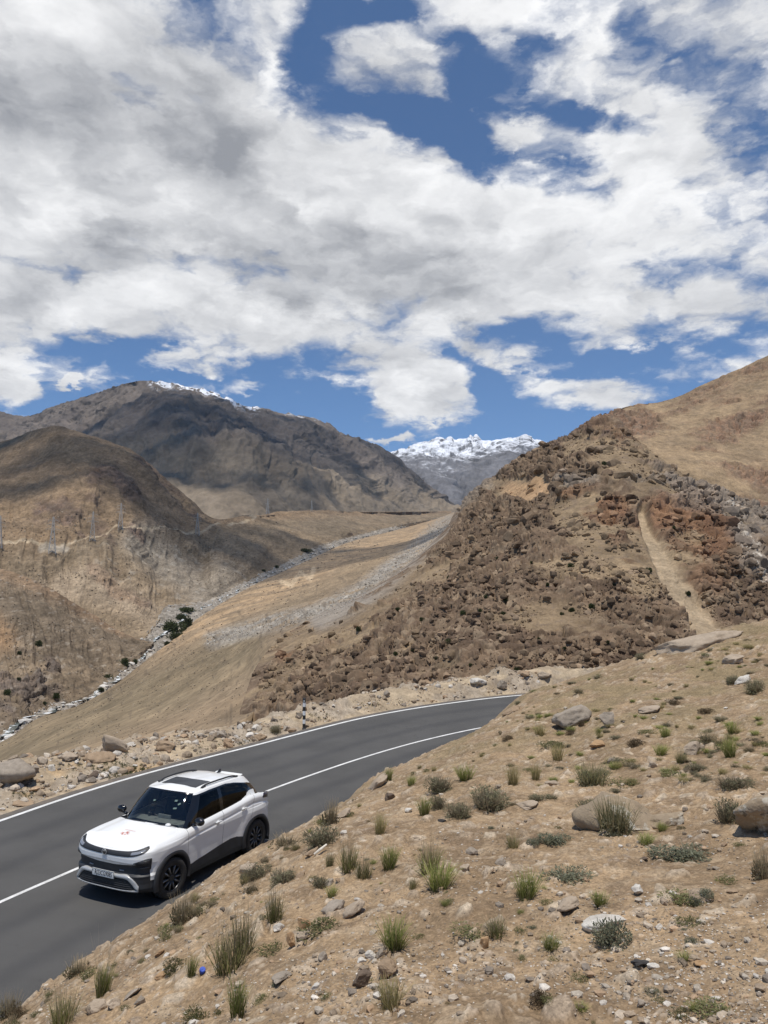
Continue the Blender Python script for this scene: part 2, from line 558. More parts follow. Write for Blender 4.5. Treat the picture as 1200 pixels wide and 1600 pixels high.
def c_(P, N, uv, aux):
    rk, r, r2 = aux
    n = fbm(P, 220, 5, .55, 39)
    up = sstep(.42, .56, uv[:, 2] + n * .15)
    low = mixc((0.225, 0.168, 0.108), (0.175, 0.135, 0.09), sstep(-.2, .25, n))
    hi = mixc((0.24, 0.168, 0.102), (0.185, 0.132, 0.084), sstep(-.2, .25, fbm(P, 130, 5, .6, 40)))
    c = mixc(low, hi, up)
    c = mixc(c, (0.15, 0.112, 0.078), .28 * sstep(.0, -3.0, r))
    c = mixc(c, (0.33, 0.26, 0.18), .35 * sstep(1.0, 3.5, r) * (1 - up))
    grey = near(uv, [(215, 850), (260, 890), (320, 925), (350, 910)], 12, 42)
    c = mixc(c, (0.225, 0.195, 0.155), grey * .7)
    c = mixc(c, (0.36, 0.28, 0.195), .6 * near(uv, [(40, 930), (120, 915), (190, 935), (245, 965)], 8, 36))
    st = sstep(.1, .35, fbm(P * np.array([1, 1, .12]), 9, 4, .6, 41)) * (1 - up)
    c = mixc(c, (0.36, 0.325, 0.27), st * .5 * near(uv, [(190, 860), (300, 915), (360, 910)], 20, 70))
    c = mixc(c, mixc((0.17, 0.115, 0.085), (0.12, 0.09, 0.075), r2), rk * .85)
    c = mixc(c, (0.36, 0.26, 0.17), near(uv, [(145, 893), (185, 925), (215, 935)], 4, 22) * rk * .6)
    tr = near(uv, TRK2, 0.8, 2.6)
    c = mixc(c, (0.40, 0.32, 0.22), tr * .75)
    c = mixc(c, (0.40, 0.345, 0.27), near(uv, [(62, 866), (98, 866)], 2, 7) * .8)
    sp = sstep(.28, .42, fbm(P * YS, 4.5, 3, .6, 44))
    return mixc(c, (0.10, 0.085, 0.065), sp * .45)


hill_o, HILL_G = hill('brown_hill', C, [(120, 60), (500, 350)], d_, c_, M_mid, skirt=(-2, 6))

# --- nearer hill flank on the left edge
C = loft([[(-150, 1178, 202), (0, 1146, 223), (60, 1110, 254), (130, 1089, 291), (190, 1049, 337), (236, 1012, 388)],
          [(-150, 1080, 255), (0, 1050, 268), (70, 1048, 285), (130, 1040, 318), (190, 1025, 355), (237, 1010, 390)],
          [(-150, 945, 310), (0, 948, 318), (60, 962, 330), (120, 982, 352), (190, 1004, 378), (238, 1009, 394)],
          [(-150, 845, 365), (-60, 868, 362), (0, 887, 360), (35, 898, 362), (70, 914, 366), (110, 938, 374), (150, 962, 384), (195, 990, 394), (242, 1009, 402)]], 420, (80, 80, 70))


def d_(P, N, uv):
    rk = np.clip(near(uv, [(0, 1085), (25, 1105), (40, 1070)], 12, 42) + near(uv, [(30, 1035), (60, 1048), (80, 1040)], 5, 24) + near(uv, [(60, 1075), (85, 1080)], 4, 18), 0, 1) * sstep(-.1, .1, fbm(P, 14, 4, .6, 51) + .05)
    b, ed, r = blocks(P, 7, 52)
    b2, ed2, r2 = blocks(P, 2.6, 53)
    Q = np.stack([uv[:, 0] + 20 * fbm(P, 40, 3, .5, 58) + uv[:, 2] * 60, uv[:, 2] * 40, 0 * uv[:, 0]], 1)
    return fbm(Q, 24, 5, .55, 59, True) * 3.5 * sstep(.03, .2, uv[:, 2]) * (1 - .8 * sstep(.85, 1, uv[:, 2])) + fbm(P, 60, 5, .5, 50) * 4 * sstep(0, .1, uv[:, 2]) * (1 - .7 * sstep(.9, 1, uv[:, 2])) + rk * (b * 2.4 + b2 * 1.2) + fbm(P, 4, 3, .6, 54) * .5, (rk, r, r2)


def c_(P, N, uv, aux):
    rk, r, r2 = aux
    n = fbm(P, 60, 5, .55, 55)
    c = mixc((0.215, 0.162, 0.108), (0.168, 0.13, 0.09), sstep(-.2, .25, n))
    c = mixc(c, (0.25, 0.165, 0.10), .7 * sstep(.8, 1, uv[:, 2]))
    c = mixc(c, (0.30, 0.19, 0.105), near(uv, [(-40, 960), (0, 1000)], 5, 40) * .8)
    c = mixc(c, mixc((0.17, 0.13, 0.10), (0.11, 0.09, 0.075), r2), rk)
    sp = sstep(.22, .38, fbm(P * YS, 2.0, 3, .6, 56))
    c = mixc(c, (0.36, 0.31, 0.25), .5 * sstep(.2, .36, fbm(P * YS, 2.6, 3, .6, 57)))
    return mixc(c, (0.10, 0.085, 0.065), sp * .55)


near_o, NEARHILL_G = hill('near_hill', C, [(40, 30), (150, 150)], d_, c_, M_mid, skirt=(-2, 6))

# --- east side of the valley: orange bench and apron from the river up to the spur
C = loft([RIVER_R,
          [(-150, 1245, 100), (0, 1195, 105), (120, 1140, 140), (230, 1080, 195), (320, 1012, 275), (400, 955, 390), (480, 912, 560), (560, 872, 800), (640, 834, 1350), (720, 796, 2300)],
          [(-150, 1310, 42), (0, 1240, 44), (150, 1196, 50), (300, 1160, 56), (400, 1108, 72), (425, 1030, 108), (485, 976, 165), (560, 936, 235), (640, 886, 340), (692, 838, 600), (722, 793, 1500)]],
         760, (190, 190))


def d_(P, N, uv):
    e = fbm(P, 60, 5, .5, 60) * 2.6 * sstep(0, .12, uv[:, 2]) * sstep(30, 140, P[:, 1]) + fbm(P * YS, 4, 4, .6, 61) * .25
    gr = near(uv, [(700, 815), (640, 865), (560, 925), (500, 955), (420, 975), (330, 1000)], 3, 20)
    b2, ed2, r2 = blocks(P, 2.2, 62)
    return e + gr * b2 * 1.0, (gr, r2)


def c_(P, N, uv, aux):
    gr, r2 = aux
    n = fbm(P, 70, 5, .55, 63)
    c = mixc((0.315, 0.23, 0.145), (0.245, 0.182, 0.118), sstep(-.2, .25, n))
    olive = mixc((0.225, 0.172, 0.105), (0.185, 0.145, 0.09), sstep(-.2, .2, fbm(P, 20, 4, .6, 64)))
    lowleft = near(uv, [(0, 1180), (150, 1120), (280, 1065), (380, 1010)], 10, 60)
    c = mixc(c, olive, np.clip(lowleft * .85 + .3 * near(uv, [(420, 960), (560, 890), (640, 850)], 4, 22), 0, 1))
    c = mixc(c, (0.45, 0.31, 0.18), .75 * near(uv, [(250, 1010), (380, 945), (470, 900), (520, 880), (600, 850), (690, 815)], 4, 26) * sstep(-.15, .15, fbm(P, 25, 4, .6, 65)))
    c = mixc(c, (0.52, 0.40, 0.26), .7 * near(uv, [(440, 910), (455, 915), (470, 895), (485, 905), (490, 890)], 2, 5) + .5 * near(uv, [(520, 835), (570, 822), (640, 812)], 1, 5))
    sc = mixc((0.36, 0.325, 0.275), (0.235, 0.208, 0.175), r2)
    c = mixc(c, sc, gr * sstep(-.35, .0, fbm(P, 18, 4, .6, 66)) * .95)
    sp = sstep(.2, .36, fbm(P * YS, np.clip(P[:, 1:2] / 110, .6, 6) * np.ones(3), 3, .6, 67))
    return mixc(c, (0.13, 0.10, 0.07), sp * .5)


bench_o, BENCH_G = hill('valley_bench', C, [(-14, 4), (-26, 14)], d_, c_, M_bench, skirt=(3, 6))

# --- river bed and the stream in it
def rowz(r, dz=0.0):
    r = np.array(r, float)
    s = np.r_[0, np.cumsum(np.hypot(np.diff(r[:, 0]), np.diff(r[:, 1])))]
    q = hermite(s / s[-1], np.c_[r[:, :2], np.log(r[:, 2])], np.linspace(0, 1, 600))
    p = at(q[:, 0], q[:, 1], np.exp(q[:, 2]))
    p[:, 2] += dz
    return p


pl, pr = rowz(RIVER_L, -.3), rowz(RIVER_R, -.3)
W = np.linspace(-0.12, 1.12, 40)
G = pl[None] * (1 - W[:, None, None]) + pr[None] * W[:, None, None]
sh = G.shape
Gf = G.reshape(-1, 3)
b, ed, r = blocks(Gf, 3.0, 70)
Gf[:, 2] += b * 1.2 + fbm(Gf, 15, 3, .5, 71) * 1.5 
cb = mixc((0.34, 0.305, 0.255), (0.24, 0.21, 0.175), r)
cb = mixc(cb, (0.16, 0.14, 0.11), sstep(.15, .35, fbm(Gf, 8, 3, .6, 72)) * .8)
RIVER_G = Gf.reshape(sh)
structure(link('river_bed', np_mesh('river_bed', Gf, grid_faces(sh[1], sh[0]), cb), M_mid))
mw, nt, bs = new_mat('stream_water')
bs.inputs['Roughness'].default_value = 0.15
pos = nt.n('ShaderNodeNewGeometry').outputs['Position']
foam = nt.ramp(nt.noise(pos, 0.30, 5, .65), .47, .60)
nt.l(nt.mix(foam, (0.10, 0.12, 0.11), (0.78, 0.80, 0.80)), bs.inputs['Base Color'])
nt.l(nt.math('MULTIPLY_ADD', foam, .6, .1), bs.inputs['Roughness'])
cl = pl * .45 + pr * .55
cl[:, 0] += fbm(cl, 30, 3, .5, 73) * 12
tn = np.gradient(cl, axis=0)
nn = np.stack([tn[:, 1], -tn[:, 0], 0 * tn[:, 0]], 1)
nn /= np.linalg.norm(nn, axis=1, keepdims=True)
wd = (0.35 + 0.9 * np.clip(fbm(cl, 14, 3, .5, 74) + .5, 0.1, 1))[:, None]
S = np.stack([cl - nn * wd, cl - nn * wd * .3, cl + nn * wd * .3, cl + nn * wd], 0)
S[..., 2] += 0.55
structure(link('river', np_mesh('river', S.reshape(-1, 3), grid_faces(600, 4)), mw))

# --- rocky spur that comes down to the road
C = loft([[(375, 1110, 74), (450, 1125, 62), (520, 1128, 57), (600, 1120, 52), (700, 1105, 49), (800, 1090, 50), (870, 1075, 53), (960, 1055, 57), (1060, 1030, 63), (1200, 1010, 72), (1400, 990, 80)],
          [(405, 1034, 97), (480, 1046, 83), (560, 1042, 74), (650, 1030, 68), (750, 1014, 64), (850, 994, 66), (950, 970, 71), (1060, 952, 78), (1200, 930, 90), (1400, 900, 100)],
          [(470, 976, 130), (540, 960, 114), (620, 945, 101), (700, 930, 92), (800, 910, 86), (900, 893, 85), (1000, 882, 87), (1100, 872, 92), (1200, 862, 98), (1400, 830, 108)],
          [(600, 908, 186), (650, 878, 168), (720, 852, 146), (800, 828, 126), (880, 808, 113), (960, 802, 108), (1040, 812, 107), (1120, 826, 108), (1200, 836, 112), (1400, 842, 118)],
          [(688, 836, 300), (725, 797, 260), (780, 762, 210), (840, 737, 172), (900, 717, 148), (960, 712, 136), (1020, 737, 130), (1090, 772, 126), (1150, 796, 124), (1200, 816, 122), (1400, 880, 122)],
          [(712, 798, 360), (745, 768, 325), (765, 752, 300), (785, 741, 278), (808, 722, 254), (830, 709, 236), (865, 693, 212), (885, 683, 200), (905, 673, 189), (925, 660, 180), (942, 654, 174), (965, 661, 168), (1000, 688, 158), (1050, 728, 149), (1120, 774, 142), (1200, 806, 138), (1400, 900, 132)]],
         900, (80, 90, 90, 90, 70))
CHUTE = [(1003, 800), (1012, 830), (1030, 865), (1050, 905), (1080, 945), (1110, 990)]
CHUTE_W = 17


def d_(P, N, uv):
    soil = sstep(.06, .22, fbm(P, 13, 4, .55, 80) * 1.0
                 + .30 * near(uv, [(440, 1010), (520, 985), (590, 930), (650, 880)], 15, 60)
                 + .30 * near(uv, [(880, 800), (905, 835), (960, 890), (1010, 930)], 6, 26)
                 + .5 * near(uv, [(780, 765), (830, 770), (850, 765)], 8, 22)
                 + .30 * near(uv, [(905, 690), (990, 710), (1060, 750)], 10, 40) - .02)
    d, t = polydist(uv[:, :2], CHUTE)
    ch = 1 - sstep(4 + t * 2.6, 9 + t * 4.0, d + 5 * fbm(P, 5, 3, .6, 87))
    soil = np.maximum(soil, ch)
    rk = 1 - soil * .88
    k = sstep(60, 190, P[:, 1])
    sc = 1 + 1.2 * k
    Pq = P + np.stack([fbm(P, 6, 2, .5, 81 + q) for q in range(3)], 1) * 2.2
    b0, e0, r0 = blocks(Pq, 5.5, 82, (1.0, 1.0, 1.3))
    b1, e1, r1 = blocks(Pq * .6 + P * .4, 1.9, 84, (1.15, 1, 1.25))
    b2, e2, r2 = blocks(P + fbm(P, 1.5, 2, .5, 93)[:, None] * .3, .85, 85, (1.2, 1, 1))
    b3, e3, r3 = blocks(P, 0.42, 86)
    lump = lambda b, e, w: (.45 + b) * sstep(0, w, e)
    crack = (1 - sstep(0, .14, e1)) * .8 + (1 - sstep(0, .16, e2)) * .3
    fade = sstep(0, .02, uv[:, 2]) * (1 - .5 * sstep(.95, 1, uv[:, 2])) * (1 - near(uv, [(375, 1110), (405, 1034), (470, 976), (600, 908), (688, 836), (712, 798)], 2, 26))
    rkk = rk * sstep(-.35, .0, fbm(P, 5, 3, .5, 94))
    cliff = sstep(.20, .02, uv[:, 2]) * sstep(520, 600, uv[:, 0])
    g0 = fbm(Pq, 7, 4, .5, 97, True)
    g1 = fbm(Pq, 2.6, 4, .55, 98, True)
    dd = rk * (g0 * (1.6 + 2.2 * k) + (b0 + .2) * sstep(0, .3, e0) * (.35 + .5 * k) + g1 * (.7 + .5 * k) + (b1 + .3) * sstep(0, .25, e1) * (.38 + .25 * k)) + rkk * ((b2 + .35) * sstep(0, .2, e2) * .26 + (b3 + .35) * sstep(0, .25, e3) * .10)
    dd = dd + soil * (b2.clip(-.2, .5) * .10 + b3 * .07) + fbm(P, 22, 4, .5, 88) * 1.8 * (.4 + .6 * k) - ch * .6
    dd = dd - (1 - sstep(0, .10, e1)) * rk * .6 * sstep(-.2, .1, fbm(P, 9, 3, .5, 95))
    return dd * fade, (soil, ch, r0, r1, r2, crack, r3)


def c_(P, N, uv, aux):
    soil, ch, r0, r1, r2, crack, r3 = aux
    a = mixc((0.190, 0.132, 0.085), (0.118, 0.080, 0.054), r1)
    a = mixc(a, (0.30, 0.225, 0.15), .6 * sstep(.55, 1, r2))
    a = mixc(a, (0.11, 0.078, 0.052), np.clip(crack, 0, 1) * .4)
    red = np.clip(near(uv, [(1040, 800), (1090, 810), (1120, 840)], 15, 45) + near(uv, [(900, 790), (960, 800)], 8, 30) + near(uv, [(450, 1000), (440, 1030)], 6, 22) + .6 * near(uv, [(960, 840), (1100, 900)], 20, 60) + .5 * near(uv, [(930, 680), (1000, 720)], 10, 40), 0, 1)
    a = mixc(a, mixc((0.255, 0.135, 0.07), (0.18, 0.095, 0.055), r1), red * .7)
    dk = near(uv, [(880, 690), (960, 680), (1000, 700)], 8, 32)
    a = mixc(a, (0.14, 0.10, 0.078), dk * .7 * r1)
    gy = np.clip(near(uv, [(990, 740), (1060, 770), (1130, 790), (1190, 820)], 8, 32) + near(uv, [(1150, 830), (1180, 870), (1200, 900), (1170, 880)], 6, 26) + near(uv, [(880, 757), (930, 755)], 5, 15), 0, 1)
    a = mixc(a, mixc((0.33, 0.275, 0.215), (0.17, 0.14, 0.115), r2), gy * .7)
    wt = near(uv, [(1140, 800), (1170, 850), (1195, 915)], 5, 16) * sstep(.6, .9, r3 * .5 + r2 * .6)
    a = mixc(a, (0.52, 0.46, 0.38), wt)
    a = a * (0.86 + .28 * r3[:, None])
    n = fbm(P, 12, 5, .6, 89)
    s = mixc((0.275, 0.20, 0.122), (0.21, 0.152, 0.094), sstep(-.2, .2, n))
    s = mixc(s, (0.20, 0.15, 0.11), .5 * sstep(.05, .3, fbm(P, 1.6, 3, .6, 90)))
    s = mixc(s, (0.42, 0.27, 0.15), .8 * near(uv, [(800, 770), (850, 768)], 8, 22))
    gs = near(uv, [(700, 812), (660, 850), (600, 905), (540, 945), (500, 965)], 8, 30)
    s = mixc(s, (0.28, 0.245, 0.205), gs * .8)
    s = mixc(s, (0.36, 0.275, 0.18), ch)
    c = mixc(a, s, soil)
    c = c * (1 + .35 * fbm(P, 3.0, 4, .65, 96))[:, None]
    c = mixc(c, (0.32, 0.28, 0.23), near(uv, [(720, 792), (760, 757)], 4, 20) * .4)
    return c


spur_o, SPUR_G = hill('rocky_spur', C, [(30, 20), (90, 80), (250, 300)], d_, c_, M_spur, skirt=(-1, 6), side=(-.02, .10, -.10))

# --- base sheet to the horizon
me = bpy.data.meshes.new('ground')
bm = bmesh.new()
bmesh.ops.create_circle(bm, cap_ends=True, radius=8800, segments=96)
bm.to_mesh(me)
bm.free()
gnd = link('ground', me, plain('valley_soil', (0.26, 0.2, 0.14), 0.95, var=.2, vscale=.01))
gnd.location = (0, 4200, -75)
structure(gnd)
# ------------------------------------------------------------------ road
def zr(y):
    y = np.asarray(y, float)
    return np.where(y < 13, 0, 0.002 * np.minimum(np.maximum(y - 13, 0), 24) ** 2)


def smooth_line(pts, n):
    p = np.array(pts, float)
    s = np.r_[0, np.cumsum(np.hypot(*np.diff(p, axis=0).T))]
    q = hermite(s, p, np.linspace(0, s[-1], n))
    for _ in range(6):
        q[1:-1] = .25 * q[:-2] + .5 * q[1:-1] + .25 * q[2:]
    return q


CTR = smooth_line([(-13.0, -6), (-10.6, 2), (-8.6, 8), (-6.55, 13.75), (-5.86, 15.35), (-4.7, 17.9), (-3.2, 20.52), (-2.1, 22.25), (-.62, 24.3), (1.06, 26.23), (3.02, 27.98), (4.25, 28.85), (6.6, 30.2), (9.8, 31.2), (14.5, 31.2), (21, 29.5), (28, 25)], 240)
EDGE = smooth_line([(-15.6, -2), (-13.3, 5.5), (-11.3, 11.5), (-9.7, 16.2), (-8.81, 18.31), (-8.09, 20.05), (-7.09, 21.95), (-5.8, 23.8), (-4.18, 25.85), (-2.81, 27.6), (-.81, 29.9), (1.29, 31.6), (3.5, 32.95), (5.1, 33.75), (6.8, 34.35), (10.2, 35), (15, 34.9), (22, 33), (30, 28.5)], 240)


def normals2(L):
    t = np.gradient(L, axis=0)
    n = np.stack([t[:, 1], -t[:, 0]], 1)
    return n / np.linalg.norm(n, axis=1, keepdims=True)


NC, NE = normals2(CTR), normals2(EDGE)     # both point to the hill side
NEAR_EDGE = CTR + NC * 3.85


def strip(name, A, B, k, dz, mat, zf=zr):
    """sheet between two 2-D lines"""
    w = np.linspace(0, 1, k)[:, None, None]
    G = A[None] * (1 - w) + B[None] * w
    Z = zf(G[..., 1]) + dz
    V = np.concatenate([G, Z[..., None]], -1)
    me = np_mesh(name, V.reshape(-1, 3), grid_faces(A.shape[0], k))
    if me.polygons[0].normal.z < 0:
        me.flip_normals()
    return structure(link(name, me, mat))


ma, nt, bs = new_mat('asphalt')
pos = nt.n('ShaderNodeNewGeometry').outputs['Position']
g1 = nt.noise(pos, 90, 3, .7)
g2 = nt.noise(pos, .5, 5, .6)
g3 = nt.noise(pos, 5, 4, .6)
vo = nt.n('ShaderNodeTexVoronoi', i_Scale=140.0)
nt.l(pos, vo.inputs['Vector'])
c = nt.mix(nt.ramp(g2, .35, .65), (0.060, 0.0585, 0.056), (0.088, 0.085, 0.081))
c = nt.mix(nt.ramp(g1, .35, .7), c, (0.108, 0.104, 0.098))
c = nt.mix(nt.ramp(vo.outputs['Distance'], .0, .25, .55, 0), c, (0.13, 0.125, 0.12))
c = nt.mix(nt.ramp(g3, .62, .78, 0, .45), c, (0.045, 0.045, 0.046))
# dark tyre lanes and pale dust run along the road: the sheet keeps its across-road position in 'lane'
at_ = nt.n('ShaderNodeAttribute', attribute_name='lane')
ln = at_.outputs['Fac']
wob = nt.math('MULTIPLY_ADD', nt.math('SUBTRACT', nt.noise(pos, .25, 3, .5), .5), .12, ln)
dust = nt.math('ADD', nt.ramp(wob, .90, 1.0), nt.ramp(wob, .06, 0.0))
c = nt.mix(nt.math('MULTIPLY', dust, nt.ramp(g3, .3, .7, .2, .6)), c, (0.26, 0.205, 0.15))
tyre = None
for k_ in (.20, .36, .64, .80):
    q_ = nt.ramp(nt.math('ABSOLUTE', nt.math('SUBTRACT', wob, k_)), .05, 0.0, 0, .40)
    tyre = q_ if tyre is None else nt.math('ADD', tyre, q_)
# a few sealed cracks and dark drips
cr_ = nt.ramp(nt.math('ABSOLUTE', nt.math('SUBTRACT', nt.noise(pos, .32, 6, .7), .5)), .0022, .0045, .6, 0)
c = nt.mix(nt.math('MULTIPLY', cr_, nt.ramp(nt.noise(pos, .11, 2, .5), .48, .6)), c, (0.028, 0.028, 0.028))
c = nt.mix(tyre, c, (0.05, 0.05, 0.052))
nt.l(c, bs.inputs['Base Color'])
bs.inputs['Roughness'].default_value = .88
bs.inputs['Specular IOR Level'].default_value = .3
bp = nt.n('ShaderNodeBump', i_Strength=.5, i_Distance=.006)
nt.l(nt.math('ADD', g1, vo.outputs['Distance']), bp.inputs['Height'])
nt.l(bp.outputs[0], bs.inputs['Normal'])
OUT = EDGE - NE * .34
road = strip('road', OUT, CTR + NC * 3.85, 24, 0.0, ma)
la = road.data.attributes.new('lane', 'FLOAT', 'POINT')
la.data.foreach_set('value', np.repeat(np.linspace(0, 1, 24), 240).astype(np.float32))

mp, nt, bs = new_mat('road_paint')
pos = nt.n('ShaderNodeNewGeometry').outputs['Position']
w1 = nt.noise(pos, 30, 5, .7)
w2 = nt.noise(pos, 2.5, 4, .6)
c = nt.mix(nt.ramp(w2, .3, .7), (0.80, 0.79, 0.76), (0.62, 0.61, 0.58))
nt.l(nt.mix(nt.ramp(w1, .54, .70, 0, .85), c, (0.16, 0.155, 0.15)), bs.inputs['Base Color'])
bs.inputs['Roughness'].default_value = .7
strip('edge_line', EDGE - NE * .06, EDGE + NE * .06, 2, .004, mp)
strip('centre_line', CTR - NC * .045, CTR + NC * .045, 2, .004, mp)

# ------------------------------------------------------------------ far verge: rubble bank between road and drop
s_idx = np.linspace(0, 239, 900)
E9 = np.stack([np.interp(s_idx, np.arange(240), OUT[:, k]) for k in (0, 1)], 1)
N9 = np.stack([np.interp(s_idx, np.arange(240), NE[:, k]) for k in (0, 1)], 1)
WV = np.r_[np.linspace(0, .3, 5), np.linspace(.36, 5.5, 90), np.linspace(5.7, 16, 30)]
X2 = E9[None] - N9[None] * WV[:, None, None]
xs = X2[..., 0]
su = pix(np.concatenate([E9, zr(E9[:, 1])[:, None]], 1))[:, 0]
su = np.where(E9[:, 1] < 14, -200, su)
su = np.where(E9[:, 0] > 7.5, 1000, su)
# berm height and width of the flat top along the road
bh = np.interp(su, [-200, 0, 120, 180, 300, 380, 440, 500, 560, 620, 700, 780, 840, 900, 1000], [.1, .12, .22, .32, .26, .12, .10, .30, .44, .50, .42, .56, .66, .70, .7])
bw = np.interp(su, [-200, 0, 150, 300, 400, 470, 560, 700, 850, 1000], [4.4, 4.2, 3.5, 2.8, 2.5, 2.3, 2.1, 2.2, 2.6, 2.6])
W2 = np.broadcast_to(WV[:, None], xs.shape)
pk = np.clip(W2 / bw[None], 0, None)
Zv = zr(X2[..., 1]) - .02 - .07 * sstep(0, .12, W2)
Zv = Zv + bh[None] * (sstep(.12, .75, pk) - .25 * sstep(.75, 1.1, pk)) - np.maximum(0, pk - 1.0) * bw[None] * .62
P3 = np.concatenate([X2, Zv[..., None]], -1)
Pf = P3.reshape(-1, 3)
am = sstep(.1, .8, W2).reshape(-1)
b1, e1, r1 = blocks(Pf, .55, 101)
b2, e2, r2 = blocks(Pf, .22, 102)
big = fbm(Pf, 1.6, 4, .5, 100)
rocky = sstep(-.12, .12, fbm(Pf, 1.3, 3, .5, 103))
Pf[:, 2] += am * (big * .32 + rocky * (b1 * .16 + b2 * .09) + fbm(Pf, .15, 3, .6, 104) * .04)
cv = mixc((0.43, 0.34, 0.23), (0.34, 0.265, 0.18), sstep(-.2, .2, fbm(Pf, .9, 4, .6, 105)))
cv = mixc(cv, mixc((0.40, 0.345, 0.28), (0.25, 0.205, 0.16), r1), rocky * .6)
cv = mixc(cv, (0.45, 0.31, 0.17), .6 * sstep(.15, .35, fbm(Pf, 1.1, 3, .6, 106)) * (su[None] * np.ones_like(W2) < 350).reshape(-1))
M_verge = terrain_mat('verge_rubble', (.5, .15, .04), .16, .7, .05)
me = np_mesh('verge', Pf, grid_faces(900, len(WV)), cv)
verge = structure(link('verge', me, M_verge))
VERGE_G = Pf.reshape(P3.shape)

# ------------------------------------------------------------------ near hillside
def d_road(P2):
    d, t = polydist(P2, CTR[::2])
    return d - 3.75


def solve_crest(u, v):
    r = ray(np.array(u), np.array(v))
    for t in np.arange(34, 2.5, -.05):
        p = r * t
        z = CAMH + p[2]
        d = d_road(p[None, :2])[0]
        zz = zr(p[1]) + max(0.0, d - .12) * 1.45
        if d > 0 and z <= zz + .0:
            continue
        if d > 0 and z > zz:
            # walking towards the camera: first spot where the sight line is above the cut
            last = (p[0], p[1], z)
            continue
    return None


CREST = [(0, 1592), (70, 1546), (130, 1512), (190, 1476), (250, 1446), (276, 1412), (305, 1400), (350, 1368), (400, 1336), (460, 1302), (500, 1277), (540, 1247), (562, 1226), (612, 1206), (660, 1190), (700, 1176), (740, 1158), (770, 1147), (778, 1122), (792, 1108), (830, 1096)]


def crest_pts():
    out = []
    for u, v in CREST:
        r = ray(np.array(u), np.array(v))
        t = np.arange(3.0, 36, .03)
        p = r[None] * t[:, None]
        z = CAMH + p[:, 2]
        d = d_road(p[:, :2])
        g = z - (zr(p[:, 1]) + np.maximum(0, d - .12) * 1.45)
        # sight line dives below the cut face between camera and road: take the far crossing
        ok = np.where((g[:-1] < 0) & (g[1:] >= 0) & (d[:-1] > 0.05))[0]
        if len(ok):
            k = ok[-1]
            out.append((p[k, 0], p[k, 1], z[k]))
        else:
            k = np.argmin(np.where(d > .1, g, 99))
            out.append((p[k, 0], p[k, 1], z[k]))
    return np.array(out)


CR = crest_pts()
PL = lambda x, y: 3.6 + .30 * x - .117 * y
ctrl = [(0, 0, 3.6), (1.5, 0, 4.05), (-1.5, 0, 3.1), (0, 2.5, 3.3), (3, 2, 4.25), (6, 3, 5.0), (-4, -2, 2.6), (-6, 3, 1.3), (10, 0, 6.6), (0, -6, 4.6), (20, -6, 10), (-7, -8, 2.0)]
for u, v, D in [(1200, 1600, 3.7), (900, 1600, 3.9), (600, 1600, 4.2), (300, 1600, 5.2), (1200, 1300, 7.0), (900, 1300, 7.8), (680, 1350, 7.0), (1200, 1150, 11.0), (1000, 1150, 12.6), (880, 1170, 13.0), (1200, 1040, 16.5), (1200, 972, 22), (1120, 985, 21.5), (1040, 1012, 21), (960, 1040, 20.5), (900, 1066, 20)]:
    p = at(u, v, D)
    ctrl.append(tuple(p))
ctrl += [(7, 26, 1.8), (12, 27, 3.2), (20, 26, 6), (30, 20, 10), (15, 12, 7.0), (30, 5, 13), (16, 34, 3.0)]
CTL = np.array([tuple(c) for c in CR] + ctrl)


def tps_fit(X, z, lam=.02):
    n = len(X)
    r = np.linalg.norm(X[:, None] - X[None], axis=-1)
    K = np.where(r > 0, r * r * np.log(r + 1e-9), 0) + lam * np.eye(n)
    A = np.zeros((n + 3, n + 3))
    A[:n, :n] = K
    A[:n, n] = 1
    A[:n, n + 1:] = X
    A[n:, :n] = A[:n, n:].T
    return np.linalg.solve(A, np.r_[z, 0, 0, 0])


TW = tps_fit(CTL[:, :2], CTL[:, 2])


def slope_base(P2):
    z = TW[len(CTL)] + P2 @ TW[len(CTL) + 1:]
    for k in range(len(CTL)):
        r2 = ((P2 - CTL[k, :2]) ** 2).sum(1)
        z += TW[k] * .5 * r2 * np.log(r2 + 1e-12)
    return z


def slope_z(P2, detail=True):
    P2 = np.asarray(P2, float)
    z = slope_base(P2)
    P3 = np.concatenate([P2, 0 * P2[:, :1]], 1)
    d = d_road(P2) + fbm(P3, 1.1, 4, .55, 121) * .34
    cut = zr(P2[:, 1]) + (d - .12) * 1.45 + fbm(P3, .45, 4, .55, 124) * .2
    cut = np.where(d < .12, zr(P2[:, 1]) - .03 - np.minimum(.12 - d, .6) * .5, cut)
    k = .12
    h = np.clip(.5 + .5 * (cut - z) / k, 0, 1)
    zz = cut * (1 - h) + z * h - k * h * (1 - h)
    if detail:
        fade = sstep(-.05, .4, d)
        zz += fade * (fbm(P3, 1.6, 4, .5, 122) * .17 + fbm(P3, .35, 4, .55, 123) * .06 + (sstep(1.2, .3, d) * fbm(P3, .7, 4, .55, 125) * .22))
    return zz


az = np.concatenate([np.linspace(-115, -42, 60), np.linspace(-41.9, 33, 950), np.linspace(33.3, 110, 60)])
az = np.radians(az)
rr = np.exp(np.concatenate([np.linspace(math.log(.6), math.log(3.2), 40)[:-1], np.linspace(math.log(3.2), math.log(24.5), 640), np.linspace(math.log(24.8), math.log(60), 40)]))
A2, R2 = np.meshgrid(az, rr)
GX = np.stack([np.sin(A2) * R2, np.cos(A2) * R2], -1)
P2 = GX.reshape(-1, 2)
Zs = slope_z(P2)
Pn = np.concatenate([P2, Zs[:, None]], 1)
dn = d_road(P2)
inb = sstep(-.05, .3, dn)
